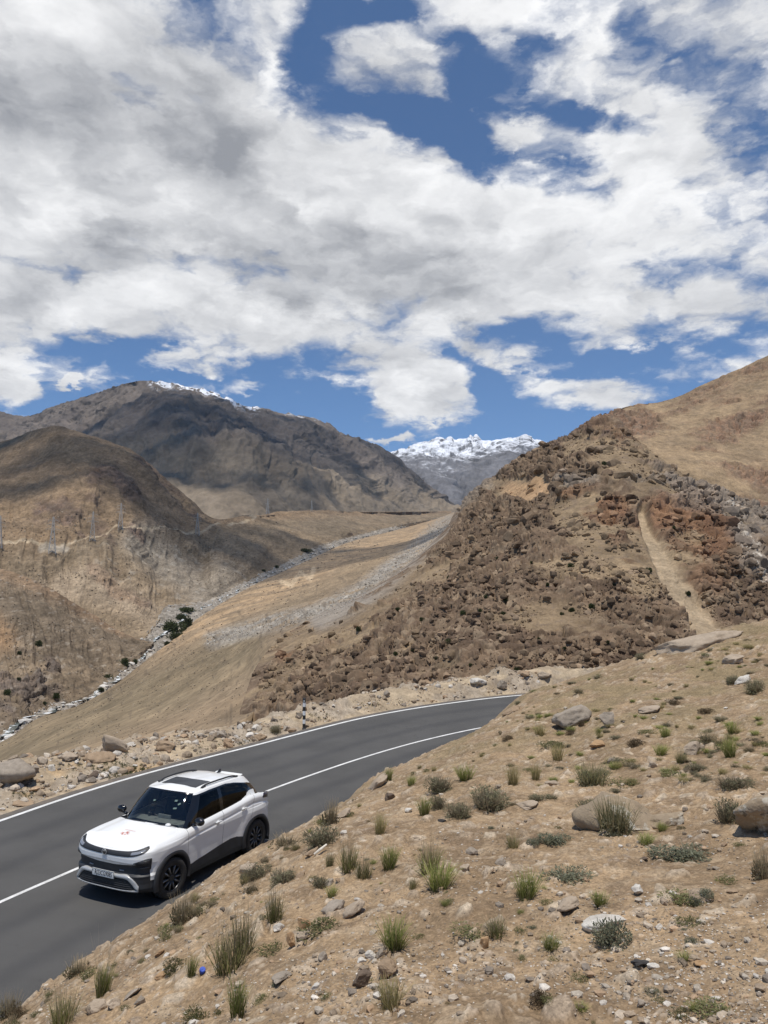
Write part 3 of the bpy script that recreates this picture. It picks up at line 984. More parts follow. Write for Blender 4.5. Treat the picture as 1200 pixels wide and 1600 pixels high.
# clods and half-buried stones in the soil
b1, e1, r1 = blocks(Pn, .16, 131)
st = sstep(.74, .80, r1) * sstep(.10, .35, e1)
b2, e2, r2 = blocks(Pn, .06, 132)
st2 = sstep(.70, .76, r2) * sstep(.12, .4, e2) * sstep(-.2, .2, fbm(Pn, .9, 3, .6, 133) + .05)
Pn[:, 2] += inb * (st * (.022 + .05 * b1.clip(-.3, .5)) + st2 * (.011 + .02 * b2.clip(-.3, .5)) + fbm(Pn, .07, 3, .6, 134) * .016)
n1 = fbm(Pn, 1.4, 4, .55, 135)
n2 = fbm(Pn, .25, 4, .6, 136)
cs = mixc((0.318, 0.224, 0.134), (0.232, 0.162, 0.097), sstep(-.22, .22, n1))
cs = mixc(cs, (0.385, 0.290, 0.19), .6 * sstep(.0, .25, n2))
cs = mixc(cs, (0.175, 0.122, 0.076), .65 * sstep(.1, .32, fbm(Pn, .5, 4, .6, 137)))
cs = mixc(cs, mixc((0.50, 0.41, 0.30), (0.30, 0.23, 0.165), np.mod(r1 * 17.3, 1)), st * .8)
cs = mixc(cs, mixc((0.55, 0.46, 0.35), (0.26, 0.20, 0.15), np.mod(r2 * 13.7, 1)), st2 * .75)
far_ = sstep(9, 17, R2.reshape(-1))
cs = mixc(cs, (0.235, 0.178, 0.10), far_ * .85 * sstep(-.1, .2, fbm(Pn, 1.1, 4, .6, 138)))
cs = mixc(cs, (0.33, 0.255, 0.18), .5 * sstep(.6, .1, dn) * sstep(0, .2, n2 + .1))
me = np_mesh('hillside', Pn, grid_faces(len(az), len(rr)), cs)
if me.polygons[len(me.polygons) // 2].normal.z < 0:
    me.flip_normals()
M_slope = terrain_mat('sandy_soil', (.30, .06, .015), .14, .8, .022, cells=.022)
hillside = structure(link('hillside', me, M_slope))
BV_SLOPE = BVHTree.FromPolygons([tuple(p) for p in Pn[::1]], [tuple(f) for f in grid_faces(len(az), len(rr))]) if False else None


def grid_bvh(G, step=1):
    G = G[::step, ::step]
    V = G.reshape(-1, 3)
    return BVHTree.FromPolygons([tuple(p) for p in V.tolist()], [tuple(f) for f in grid_faces(G.shape[1], G.shape[0]).tolist()])


SLOPE_G = Pn.reshape(A2.shape + (3,))
BV_SLOPE = grid_bvh(SLOPE_G[:, 40:-40], 2)
BV_VERGE = grid_bvh(VERGE_G, 2)
BV_SPUR = grid_bvh(SPUR_G, 2)
BV_HILL = grid_bvh(HILL_G, 2)


def cast(bv, u, v):
    r = Vector(ray(np.array(float(u)), np.array(float(v)))).normalized()
    h = bv.ray_cast(Vector((0, 0, CAMH)), r)
    return (h[0], h[1], h[3]) if h[0] is not None else (None, None, None)


def drop(bv, x, y):
    h = bv.ray_cast(Vector((x, y, 500)), Vector((0, 0, -1)))
    return h[0], h[1]
# ------------------------------------------------------------------ mesh helpers for made things
def bm_obj(name, bm, mats, parent=None, smooth=True):
    me = bpy.data.meshes.new(name)
    bmesh.ops.recalc_face_normals(bm, faces=bm.faces[:])
    bm.to_mesh(me)
    bm.free()
    for p in me.polygons:
        p.use_smooth = smooth
    return link(name, me, mats, parent)


def add_box(bm, c, s, rot=None, bevel=0.0, taper=None):
    r = bmesh.ops.create_cube(bm, size=1.0)
    vs = r['verts']
    M = Matrix.Translation(c) @ (rot.to_4x4() if rot is not None else Matrix.Identity(4))
    for v in vs:
        k = taper if (taper and v.co.z > 0) else 1.0
        v.co = M @ Vector((v.co.x * s[0] * k, v.co.y * s[1] * k, v.co.z * s[2]))
    if bevel:
        es = list({e for v in vs for e in v.link_edges})
        bmesh.ops.bevel(bm, geom=es, offset=bevel, segments=2, profile=.6, affect='EDGES')
    return vs


def add_tube(bm, pts, rad, n=8, cap=True):
    pts = [Vector(p) for p in pts]
    rings = []
    for i, p in enumerate(pts):
        t = (pts[min(i + 1, len(pts) - 1)] - pts[max(i - 1, 0)]).normalized()
        a = t.orthogonal().normalized()
        if i:
            a = (pa - t * pa.dot(t)).normalized()
        pa = a
        b = t.cross(a)
        r = rad[i] if isinstance(rad, (list, tuple)) else rad
        rings.append([bm.verts.new(p + (a * math.cos(2 * math.pi * k / n) + b * math.sin(2 * math.pi * k / n)) * r) for k in range(n)])
    for A, B in zip(rings[:-1], rings[1:]):
        for k in range(n):
            bm.faces.new((A[k], A[(k + 1) % n], B[(k + 1) % n], B[k]))
    if cap:
        bm.faces.new(rings[0][::-1])
        bm.faces.new(rings[-1])


def add_lathe(bm, prof, n=40, axis='y', c=(0, 0, 0)):
    """prof: list of (radius, along axis)"""
    rings = []
    for r, h in prof:
        ring = []
        for k in range(n):
            a = 2 * math.pi * k / n
            x, z = r * math.cos(a), r * math.sin(a)
            co = (x, h, z) if axis == 'y' else ((x, z, h) if axis == 'z' else (h, x, z))
            ring.append(bm.verts.new(Vector(co) + Vector(c)))
        rings.append(ring)
    for A, B in zip(rings[:-1], rings[1:]):
        for k in range(n):
            bm.faces.new((A[k], A[(k + 1) % n], B[(k + 1) % n], B[k]))
    return rings


def add_prism(bm, poly, origin, ex, ey, depth):
    """extruded polygon: poly of (a, b) in the plane ex, ey, thickness along ex x ey"""
    ex, ey, o = Vector(ex), Vector(ey), Vector(origin)
    nz = ex.cross(ey).normalized()
    A = [bm.verts.new(o + ex * a + ey * b) for a, b in poly]
    B = [bm.verts.new(o + ex * a + ey * b + nz * depth) for a, b in poly]
    bm.faces.new(A[::-1])
    bm.faces.new(B)
    for i in range(len(poly)):
        j = (i + 1) % len(poly)
        bm.faces.new((A[i], A[j], B[j], B[i]))


def sub_faces(name, V, Fq, mask, mat, parent, thick=0.0):
    Fm = Fq[mask]
    if not len(Fm):
        return None
    ids, inv = np.unique(Fm.ravel(), return_inverse=True)
    Fl = inv.reshape(Fm.shape)
    c_ = V[Fm].mean(1)
    n_ = np.cross(V[Fm[:, 1]] - V[Fm[:, 0]], V[Fm[:, 3]] - V[Fm[:, 0]])
    if (n_ * (c_ - np.array([-.1, 0, .75]))).sum() < 0:
        Fl = Fl[:, ::-1]
    me = np_mesh(name, V[ids], Fl)
    return link(name, me, mat, parent)


def text_mesh(name, s, size, mat, parent, depth=.002):
    cu = bpy.data.curves.new(name, 'FONT')
    cu.body = s
    cu.size = size
    cu.extrude = depth
    cu.align_x = 'CENTER'
    cu.align_y = 'CENTER'
    cu.offset = .0
    t = bpy.data.objects.new(name + '_curve', cu)
    COL.objects.link(t)
    bpy.context.view_layer.update()
    me = bpy.data.meshes.new_from_object(t.evaluated_get(bpy.context.evaluated_depsgraph_get()))
    me.name = name
    bpy.data.objects.remove(t)
    bpy.data.curves.remove(cu)
    me.materials.clear()
    return link(name, me, mat, parent)


# ------------------------------------------------------------------ the car
def car_paint():
    m, nt, b = new_mat('white_car_paint')
    tc = nt.n('ShaderNodeTexCoord').outputs['Object']
    sp = nt.n('ShaderNodeSeparateXYZ')
    nt.l(tc, sp.inputs[0])
    dust = nt.ramp(nt.noise(tc, 3.0, 5, .6), .35, .75, 0, .26)
    low = nt.ramp(sp.outputs[2], .95, .45, 0.05, 1.0)
    c = nt.mix(nt.math('MULTIPLY', dust, low), (0.86, 0.86, 0.84), (0.50, 0.43, 0.34))
    # panel gaps round the doors and tailgate
    seam = None
    ay = nt.math('ABSOLUTE', sp.outputs[1])
    for xx in (.84, -.17, -1.02):
        s_ = nt.ramp(nt.math('ABSOLUTE', nt.math('SUBTRACT', nt.math('MULTIPLY_ADD', sp.outputs[2], .04 if xx > -1 else .35, sp.outputs[0]), xx + (.04 * .8 if xx > -1 else .35 * .8))), .003, .0055, 1, 0)
        seam = s_ if seam is None else nt.math('MAXIMUM', seam, s_)
    side = nt.math('MULTIPLY', nt.ramp(ay, .70, .74), nt.math('MULTIPLY', nt.ramp(sp.outputs[2], 1.2, 1.19), nt.ramp(sp.outputs[2], .45, .46)))
    c = nt.mix(nt.math('MULTIPLY', nt.math('MULTIPLY', seam, side), .85), c, (0.06, 0.06, 0.06))
    nt.l(c, b.inputs['Base Color'])
    b.inputs['Roughness'].default_value = .34
    b.inputs['Coat Weight'].default_value = .6
    b.inputs['Coat Roughness'].default_value = .06
    return m


def glass_mat(name, tint, refl=.08, rough=.02, gain=1.0):
    m = bpy.data.materials.new(name)
    m.use_nodes = True
    t = NT(m.node_tree)
    for n_ in list(m.node_tree.nodes):
        m.node_tree.nodes.remove(n_)
    tr = t.n('ShaderNodeBsdfTransparent')
    tr.inputs[0].default_value = tint + (1,)
    gl = t.n('ShaderNodeBsdfGlossy', i_Roughness=rough)
    gl.inputs[0].default_value = (1, 1, 1, 1)
    fr = t.n('ShaderNodeFresnel', i_IOR=1.52)
    mx = t.n('ShaderNodeMixShader')
    t.l(t.math('MULTIPLY_ADD', fr.outputs[0], gain, refl), mx.inputs[0])
    t.l(tr.outputs[0], mx.inputs[1])
    t.l(gl.outputs[0], mx.inputs[2])
    o = t.n('ShaderNodeOutputMaterial')
    t.l(mx.outputs[0], o.inputs[0])
    return m


K_white = car_paint()
K_black = plain('black_plastic', (0.022, 0.023, 0.026), .55, var=.15)
K_gloss = plain('gloss_black', (0.008, 0.008, 0.009), .12, coat=.5)
K_clad = plain('dark_cladding', (0.028, 0.032, 0.038), .5, var=.2)
K_silver = plain('silver_trim', (0.50, 0.50, 0.49), .38, .35, var=.08)
K_rubber = plain('tyre_rubber', (0.030, 0.028, 0.026), .85, var=.25, vscale=14)
K_alloy = plain('dark_alloy', (0.06, 0.06, 0.062), .35, .6)
K_alloy2 = plain('machined_alloy', (0.32, 0.32, 0.32), .32, .7)
K_dash = plain('grey_interior', (0.17, 0.175, 0.17), .75, var=.15)
K_seat = plain('dark_seat_fabric', (0.035, 0.036, 0.038), .85)
K_lamp = plain('lamp_lens', (0.30, 0.31, 0.33), .12, .3, coat=.8)
K_smoke = plain('smoked_lens', (0.05, 0.052, 0.056), .08, coat=.8)
K_red = plain('red_decal', (0.66, 0.19, 0.13), .5)
K_paper = plain('pale_sticker', (0.12, 0.18, 0.16), .8)
K_plate = plain('white_plate', (0.72, 0.72, 0.70), .45)
K_ink = plain('black_ink', (0.012, 0.012, 0.013), .5)
K_tail = plain('dark_tail_lens', (0.02, 0.008, 0.008), .12, coat=.8)
K_screen = glass_mat('windscreen_glass', (0.80, 0.84, 0.81), .03, gain=.8)
K_dark = glass_mat('tinted_glass', (0.05, 0.055, 0.055), .0, gain=.55)

car = thing('car', 'white compact SUV with black lower cladding driving along the mountain road', 'car')
PLAN = np.array([(1.95, 0), (1.948, .28), (1.93, .5), (1.885, .66), (1.80, .775), (1.68, .845), (1.5, .872), (1.22, .885), (.85, .872), (.4, .866), (-.3, .868), (-.85, .876), (-1.22, .890), (-1.5, .872), (-1.7, .82), (-1.83, .70), (-1.90, .5), (-1.925, .25), (-1.93, 0)])
ls = np.r_[0, np.cumsum(np.hypot(*np.diff(PLAN, axis=0).T))]
NS, NZ = 460, 210
ss = np.linspace(0, ls[-1], NS)
pc = hermite(ls, PLAN, ss)
tg = np.gradient(pc, axis=0)
pn = np.stack([-tg[:, 1], tg[:, 0]], 1)
pn /= np.linalg.norm(pn, axis=1, keepdims=True)
pn *= np.sign((pn * pc).sum(1))[:, None]
ZTX = [(-1.93, .98), (-1.8, 1.06), (-1.6, 1.12), (-1.35, 1.17), (-1.1, 1.19), (-.9, 1.165), (-.5, 1.125), (0, 1.09), (.5, 1.06), (.8, 1.035), (1.0, 1.02), (1.3, 1.005), (1.6, .985), (1.8, .955), (1.9, .93), (1.95, .915)]
ztop = np.interp(pc[:, 0], *np.array(ZTX).T)
for _ in range(8):
    ztop[1:-1] = .25 * ztop[:-2] + .5 * ztop[1:-1] + .25 * ztop[2:]
tz = np.linspace(0, 1, NZ)
ZB = .215 + .035 * sstep(1.3, 1.9, pc[:, 0]) + .05 * sstep(-1.3, -1.9, pc[:, 0])
Z = ZB[None] + (ztop - ZB)[None] * tz[:, None]
X0 = np.broadcast_to(pc[None, :, 0], Z.shape)
Y0 = np.broadcast_to(pc[None, :, 1], Z.shape)
fr_ = sstep(1.55, 1.85, X0)
dt = ztop[None] - Z
off_side = np.interp(Z, [.2, .26, .32, .45, .6, .75, .87, .93, 1.0, 1.2], [.075, .045, .025, .022, .020, .012, .0, .004, .012, .018])
off_side = off_side + .055 * (1 - np.clip(dt / .085, 0, 1)) ** 2.2 + .012 * np.exp(-((dt - .16) / .022) ** 2) * (1 - fr_) * sstep(1.2, .7, X0)
# wheel haunches
for xc in (1.2225, -1.2225):
    rr_ = np.hypot(X0 - xc, Z - .35)
    off_side = off_side - .018 * np.exp(-((rr_ - .50) / .12) ** 2) * (Z < .95)
off_front = np.interp(Z, [.2, .25, .29, .33, .40, .48, .52, .56, .66, .70, .735, .80, .86, .90, .95, 1.0], [.12, .06, .015, .0, .012, .012, .006, .05, .052, .035, .004, .0, .006, .014, .05, .09])
off_front = off_front + .05 * (1 - np.clip(dt / .06, 0, 1)) ** 2
off = off_side * (1 - fr_) + off_front * fr_
CX = X0 - pn[None, :, 0] * off
CY = Y0 - pn[None, :, 1] * off
Vh = np.stack([CX, CY, Z], -1)
# mirrored to a full ring: left half then right half
ring = np.concatenate([Vh, Vh[:, ::-1][:, 1:-1] * np.array([1, -1, 1])], 1)
nr = ring.shape[1]
i0 = np.arange(NZ - 1)[:, None] * nr
j = np.arange(nr)
BF = np.stack([i0 + j, i0 + (j + 1) % nr, i0 + nr + (j + 1) % nr, i0 + nr + j], -1).reshape(-1, 4)[:, ::-1]
BV = ring.reshape(-1, 3)
fc = BV[BF].mean(1)
fx, fy, fz = fc[:, 0], np.abs(fc[:, 1]), fc[:, 2]
xr_ = np.concatenate([pc[:, 0], pc[::-1][1:-1, 0]])
bx = np.tile(.5 * (xr_ + np.roll(xr_, -1)), NZ - 1)
arch = ((np.hypot(fx - 1.2225, fz - .345) < .415) | (np.hypot(fx + 1.2225, fz - .345) < .415)) & (fy > .6)
clad_z = np.interp(fx, [-2, -1.7, -1.62, -.8, -.6, -.41, -.09, .32, .82, 1.5, 1.72, 1.75, 1.8, 2], [.58, .58, .47, .47, .52, .535, .51, .46, .42, .45, .45, .80, .80, .8])
front_z = np.interp(fy, [0, .2, .5, .62, .68, .80, .9], [.672, .675, .70, .715, .765, .785, .78])
isfront = bx > 1.725
lft = fc[:, 1] > 0
dark = np.where(isfront, fz < front_z, fz < clad_z)
doorF = (~dark) & (fx < .84) & (fx > -.17) & (fy > .7) & (fz < 1.2)
doorR = (~dark) & (fx <= -.17) & (fx > -.86) & (fy > .7) & (fz < 1.2)
body = sub_faces('body', BV, BF, ~dark & ~arch & ~doorF & ~doorR, K_white, car)
for mk in (lft & (fx > 1.22), ~lft & (fx > 1.22), lft & (fx > -1.22) & (fx <= 1.22), ~lft & (fx > -1.22) & (fx <= 1.22), fx <= -1.22):
    sub_faces('cladding', BV, BF, dark & ~arch & ~isfront & mk, K_clad, car)
sub_faces('bumper', BV, BF, dark & ~arch & isfront, K_black, car)
for m_, sgn in ((doorF, 1), (doorF, -1), (doorR, 1), (doorR, -1)):
    dd = sub_faces('door', BV, BF, m_ & (lft if sgn > 0 else ~lft) & ~arch, K_white, car)
    bm = bmesh.new()
    hx, hz = (-.005, .955) if m_ is doorF else (-.80, 1.0)
    hy = .868 * sgn
    add_box(bm, (hx, hy + .012 * sgn, hz), (.17, .022, .026), bevel=.008)
    add_lathe(bm, [(.001, 0), (.045, .002 * sgn), (.05, -.004 * sgn)], 20, 'y', (hx + .01, hy - .004 * sgn, hz - .015))
    bm_obj('handle', bm, K_white, dd)

# bonnet: swept between the two upper rails of the front
top = Vh[-1]
k_c = np.where(top[:, 0] > .80)[0][-1]
rows = []
NYH = 31
for k in range(0, k_c + 1):
    yy = np.linspace(1, -1, NYH) * top[k, 1]
    t = np.linspace(-1, 1, NYH)
    crown = .055 * sstep(1.95, 1.55, top[k, 0])
    cowl = .16 * sstep(1.35, .80, top[k, 0])
    xx = top[k, 0] + cowl * (1 - t * t) * 1.0
    zz = top[k, 2] + crown * (1 - np.abs(t) ** 2.4) - .010 * np.exp(-((np.abs(t) - .80) / .07) ** 2) * sstep(1.9, 1.6, top[k, 0])
    rows.append(np.stack([xx, yy, zz], -1))
HG = np.array(rows)
bonnet = link('bonnet', np_mesh('bonnet', HG.reshape(-1, 3), grid_faces(NYH, len(rows))), K_white, car)
BV_HOOD = grid_bvh(HG) if 'grid_bvh' in globals() else None

# shelf under the glass
bm = bmesh.new()
add_box(bm, (-.36, 0, .80), (2.5, 1.38, .06))
bm_obj('cabin_floor', bm, K_seat, car)
# cowl panel with wipers
bm = bmesh.new()
pts0 = []
for t in np.linspace(-1, 1, 25):
    pts0.append([bm.verts.new((.80 + .165 * (1 - t * t) + d_, t * (.81 - .13 * (d_ < -.05)), 1.022 + .05 * (1 - abs(t) ** 2.4) - dz_)) for d_, dz_ in ((.03, .012), (-.03, .004), (-.14, .006))])
for a, b_ in zip(pts0[:-1], pts0[1:]):
    for q in range(2):
        bm.faces.new((a[q], a[q + 1], b_[q + 1], b_[q]))
bm_obj('cowl_panel', bm, K_gloss, car)

# greenhouse
GB = np.array([(1.00, 0), (.985, .25), (.93, .48), (.84, .64), (.74, .725), (.45, .775), (0, .79), (-.5, .79), (-.95, .785), (-1.3, .745), (-1.55, .66), (-1.70, .48), (-1.75, .25), (-1.765, 0)])
GT = np.array([(.47, 0), (.46, .22), (.425, .40), (.37, .51), (.30, .57), (.15, .598), (-.1, .61), (-.45, .615), (-.80, .60), (-1.08, .565), (-1.26, .50), (-1.36, .36), (-1.40, .18), (-1.41, 0)])
NG, NH = 400, 110


def samp(A):
    l = np.r_[0, np.cumsum(np.hypot(*np.diff(A, axis=0).T))]
    return l


lb = samp(GB) * .5 / samp(GB)[-1] + samp(GT) * .5 / samp(GT)[-1]
sg = np.linspace(0, 1, NG)
gb, gt = hermite(lb, GB, sg), hermite(lb, GT, sg)
zb_ = np.interp(gb[:, 0], *np.array(ZTX).T) - .035 + .045 * sstep(.8, 1.0, gb[:, 0])
zt_ = np.interp(gt[:, 0], [-1.41, -1.3, -1.1, -.8, -.4, 0, .3, .47], [1.44, 1.475, 1.515, 1.54, 1.553, 1.548, 1.525, 1.525]) + .03 * sstep(.35, .47, gt[:, 0])
for _ in range(6):
    zb_[1:-1] = .25 * zb_[:-2] + .5 * zb_[1:-1] + .25 * zb_[2:]
h = np.linspace(0, 1, NH)[:, None]
bul = .028 * np.sin(np.pi * h) * sstep(.0, .25, np.abs(gb[:, 1]))[None]
GX_ = gb[None, :, 0] * (1 - h) + gt[None, :, 0] * h + .03 * np.sin(np.pi * h) * sstep(.6, 1.0, gb[:, 0])[None]
GY_ = gb[None, :, 1] * (1 - h) + gt[None, :, 1] * h + bul
GZ_ = zb_[None] * (1 - h) + zt_[None] * h
Gh = np.stack([GX_, GY_, GZ_], -1)
# rounded edge and roof skin: rings shrinking to the centre line
roof_rows = []
for t in np.linspace(0, 1, 22)[1:]:
    q = Gh[-1].copy()
    xm = -.45
    q[:, 0] = Gh[-1][:, 0] * (1 - t * .985) + (xm + (Gh[-1][:, 0] - xm) * .35) * t * .985
    q[:, 1] = Gh[-1][:, 1] * (1 - t)
    crown = .012 + .062 * sstep(-1.45, -.9, Gh[-1][:, 0]) * sstep(.55, .05, Gh[-1][:, 0]) + .035
    q[:, 2] = Gh[-1][:, 2] * (1 - t) + (1.535 + 0 * q[:, 0]) * t + (1 - (1 - t) ** 2.2) * .052
    roof_rows.append(q)
Gall = np.concatenate([Gh, np.array(roof_rows)], 0)
ring = np.concatenate([Gall, Gall[:, ::-1][:, 1:-1] * np.array([1, -1, 1])], 1)
nr = ring.shape[1]
i0 = np.arange(len(Gall) - 1)[:, None] * nr
j = np.arange(nr)
GF = np.stack([i0 + j, i0 + (j + 1) % nr, i0 + nr + (j + 1) % nr, i0 + nr + j], -1).reshape(-1, 4)[:, ::-1]
GV = ring.reshape(-1, 3)
fc = GV[GF].mean(1)
fx, fy, fz = fc[:, 0], np.abs(fc[:, 1]), fc[:, 2]
rowi = np.repeat(np.arange(len(Gall) - 1), nr)
coli = np.tile(np.r_[np.arange(NG - 1), np.arange(NG - 1)[::-1]], len(Gall) - 1)[:len(rowi)]
s_of = sg[np.clip(coli, 0, NG - 1)]
hh = rowi / (NH - 1.0)
sA = lb[3] + .4 * (lb[4] - lb[3])     # windscreen edge
sA2 = lb[4] + .55 * (lb[5] - lb[4])   # front edge of the door glass
sD = lb[10]
roofm = (rowi >= NH - 2) | ((hh > .935) & (s_of > sA)) | ((s_of > lb[7]) & (s_of < lb[11]) & (hh > np.interp(fx, [-1.5, -1.25, -1.0, -.75, -.5], [.62, .66, .74, .86, .93])) & (fx > -1.33))
roofm |= (s_of >= lb[10]) & (hh > .93)
screen = ~roofm & (s_of < sA) & (hh > .07) & (hh < .945)
gl_top = np.interp(fx, [-1.3, -1.15, -1.0, -.75, -.5, .5], [.58, .62, .70, .82, .87, .87])
gl_bot = np.interp(fx, [-1.3, -1.12, -1.0, -.85, .5, .8], [.50, .42, .14, .09, .09, .12])
sidegl = ~roofm & (s_of > sA2) & (fx > -1.16) & (s_of < lb[10]) & (hh < gl_top) & (hh > gl_bot)
bp_ = np.abs(fx + .20 + .06 * hh) < .045
win1 = sidegl & ~bp_ & (fx > -.2)
win2 = sidegl & ~bp_ & (fx <= -.2)
rearg = ~roofm & (s_of > lb[11]) & (hh > .18) & (hh < .86)
wq = ~roofm & (s_of > lb[7]) & (hh <= .30) & (fx < -.80) & (fx > -1.34) & (hh < np.interp(fx, [-1.4, -1.2, -1.0, -.80], [.34, .34, .20, .05])) & ~sidegl
lft = fc[:, 1] > 0
roof = sub_faces('roof', GV, GF, roofm, K_white, car)
sub_faces('window_frame', GV, GF, ~roofm & ~screen & ~win1 & ~win2 & ~rearg & ~wq, K_gloss, car)
sub_faces('quarter_panel', GV, GF, wq & lft, K_white, car)
sub_faces('quarter_panel', GV, GF, wq & ~lft, K_white, car)
scr = sub_faces('windscreen', GV, GF, screen, K_screen, car)
for m_ in (win1, win2):
    sub_faces('side_window', GV, GF, m_ & lft, K_dark, car)
    sub_faces('side_window', GV, GF, m_ & ~lft, K_dark, car)
sub_faces('rear_window', GV, GF, rearg, K_dark, car)


# shoulder sheet closing the gap between body and glasshouse
kk = np.where(top[:, 0] < .78)[0]
rws = []
for k in kk:
    fr__ = (k - kk[0]) / (len(kk) - 1)
    g_ = (sA2 + (1 - sA2) * fr__) * (NG - 1)
    g0 = np.array([np.interp(g_, np.arange(NG), gb[:, 0]), np.interp(g_, np.arange(NG), gb[:, 1]), np.interp(g_, np.arange(NG), zb_) + .012])
    rws.append(np.stack([top[k], top[k] * .5 + g0 * .5 + [0, 0, .006], g0 * [1, .985, 1]]))
rws = np.array(rws)
rws = np.concatenate([rws, rws[::-1][1:] * np.array([1, -1, 1])], 0)
sh_me = np_mesh('shoulder', rws.reshape(-1, 3), grid_faces(3, len(rws)))
if sh_me.polygons[10].normal.z < 0:
    sh_me.flip_normals()
link('shoulder', sh_me, K_white, car)


def roof_at(x, y):
    d = np.hypot(GV[:, 0] - x, GV[:, 1] - y) + 10 * (GV[:, 2] < 1.4)
    return GV[np.argmin(d), 2]


# sunroof, rails, aerial
bm = bmesh.new()
for (xa, xb, ya) in ((.17, -.26, .42),):
    n = 9
    g = [[bm.verts.new((xa + (xb - xa) * a / (n - 1) - .03 * (2 * b_ / (n - 1) - 1) ** 2, ya * (2 * b_ / (n - 1) - 1), roof_at(xa + (xb - xa) * a / (n - 1), ya * (2 * b_ / (n - 1) - 1)) + .006)) for b_ in range(n)] for a in range(n)]
    for a in range(n - 1):
        for b_ in range(n - 1):
            bm.faces.new((g[a][b_], g[a + 1][b_], g[a + 1][b_ + 1], g[a][b_ + 1]))
sr = bm_obj('sunroof', bm, plain('sunroof_glass', (0.022, 0.024, 0.028), .35, coat=.1), car)
for sgn in (1, -1):
    bm = bmesh.new()
    xs_ = np.linspace(.12, -1.02, 16)
    pts = [(x, (.535 - .03 * ((x + .45) / .57) ** 2) * sgn, roof_at(x, .53) + .035 - .038 * abs((x + .45) / .57) ** 6) for x in xs_]
    add_tube(bm, pts, [.006] + [.017] * 14 + [.006], 8)
    for x in (.05, -.95):
        add_box(bm, (x, .53 * sgn, roof_at(x, .53) + .01), (.10, .035, .03))
    bm_obj('roof_rail', bm, K_black, car)
bm = bmesh.new()
za = roof_at(-1.05, 0)
add_prism(bm, [(0.09, 0), (-.07, 0), (-.075, .035), (-.055, .075), (-.03, .07), (.02, .03)], (-1.08, .012, za - .006), (1, 0, 0), (0, 0, 1), .024)
bm_obj('aerial', bm, K_gloss, car)

# nose: black band with lamps and badge
def nose(y, z, out=.0):
    """point on the front skin of the car"""
    a = min(abs(y), pc[NS // 3, 1])
    kf = np.interp(a, pc[:NS // 3, 1], np.arange(NS // 3))
    k0 = min(int(kf), NS // 3 - 2)
    w = kf - k0
    p = np.zeros(3)
    for k, ww in ((k0, 1 - w), (k0 + 1, w)):
        p += ww * np.array([np.interp(z, Z[:, k], CX[:, k]) + pn[k, 0] * out, np.interp(z, Z[:, k], CY[:, k]) + pn[k, 1] * out, z])
    if y < 0:
        p[1] *= -1
    return p


def skin_strip(name, path, half, out, mat, parent, n=40, thick=.02):
    """raised band lying on the nose: path of (y, z), half = half heights"""
    path = np.array(path, float)
    l = np.r_[0, np.cumsum(np.hypot(*np.diff(path, axis=0).T))]
    q = hermite(l, np.c_[path, half], np.linspace(0, l[-1], n))
    bm = bmesh.new()
    rows = []
    for y, z, hf in q:
        rows.append([bm.verts.new(nose(y, z + d, o)) for d, o in ((-hf, -.02), (-hf, out * .6), (-hf * .8, out), (-hf * .3, out), (hf * .3, out), (hf * .8, out), (hf, out * .6), (hf, -.02))])
    for a, b_ in zip(rows[:-1], rows[1:]):
        for k in range(7):
            bm.faces.new((a[k], a[k + 1], b_[k + 1], b_[k]))
    return bm_obj(name, bm, mat, parent)


def ontop(x, y, up=.004):
    d = ((HG[..., 0] - x) ** 2 + (HG[..., 1] - y) ** 2)
    return Vector((x, y, HG[..., 2].ravel()[np.argmin(d)] + up))


BANDP = [(-.825, .968), (-.79, .945), (-.70, .912), (-.55, .884), (-.3, .868), (0, .862), (.3, .868), (.55, .884), (.70, .912), (.79, .945), (.825, .968)]
band = skin_strip('nose_band', BANDP, [.012, .024, .034, .037, .036, .036, .036, .037, .034, .024, .012], .008, K_black, car, 160)
for sgn in (1, -1):
    skin_strip('headlight', [(.55 * sgn, .886), (.68 * sgn, .907), (.775 * sgn, .938)], [.020, .017, .007], .012, K_lamp, car, 16)
bm = bmesh.new()
bc = Vector(nose(0, .862, .022))
add_lathe(bm, [(.048, -.004), (.055, .004), (.048, .010), (.040, .004)], 28, 'x', bc)
bg = bm_obj('badge', bm, K_silver, car)
bm = bmesh.new()
add_lathe(bm, [(.0005, .003), (.044, .003)], 28, 'x', bc)
bm_obj('badge_plate', bm, K_gloss, bg)
bm = bmesh.new()
add_prism(bm, [(-.030, .016), (-.022, .026), (.022, .026), (.030, .016), (.009, .014), (.005, -.034), (-.005, -.034), (-.009, .014)], bc + Vector((.004, 0, 0)), (0, 1, 0), (0, 0, 1), .004)
bm_obj('badge_emblem', bm, K_silver, bg)

# bumper: silver skid frame, grille, corner lamp pods, sensors
for sgn in (1, -1):
    skin_strip('lamp_pod', [(.60 * sgn, .735), (.70 * sgn, .745), (.79 * sgn, .725), (.832 * sgn, .715)], [.008, .034, .085, .095], .006, K_black, car, 40)
    skin_strip('headlamp', [(.70 * sgn, .752), (.81 * sgn, .765)], [.022, .030], .014, K_smoke, car, 8)
    skin_strip('fog_lamp', [(.70 * sgn, .645), (.82 * sgn, .655)], [.01, .012], .012, K_smoke, car, 6)
    skin_strip('reflector', [(.30 * sgn, .592), (.40 * sgn, .596)], [.008, .008], .01, K_lamp, car, 6)
skin_strip('skid_plate', [(-.70, .325), (-.64, .40), (-.50, .505), (-.30, .51), (0, .51), (.30, .51), (.50, .505), (.64, .40), (.70, .325)], [.045, .05, .036, .028, .026, .028, .036, .05, .045], .024, K_silver, car, 60)
skin_strip('skid_lip', [(-.69, .292), (-.4, .288), (0, .287), (.4, .288), (.69, .292)], [.022, .015, .015, .015, .022], .026, K_silver, car, 40)
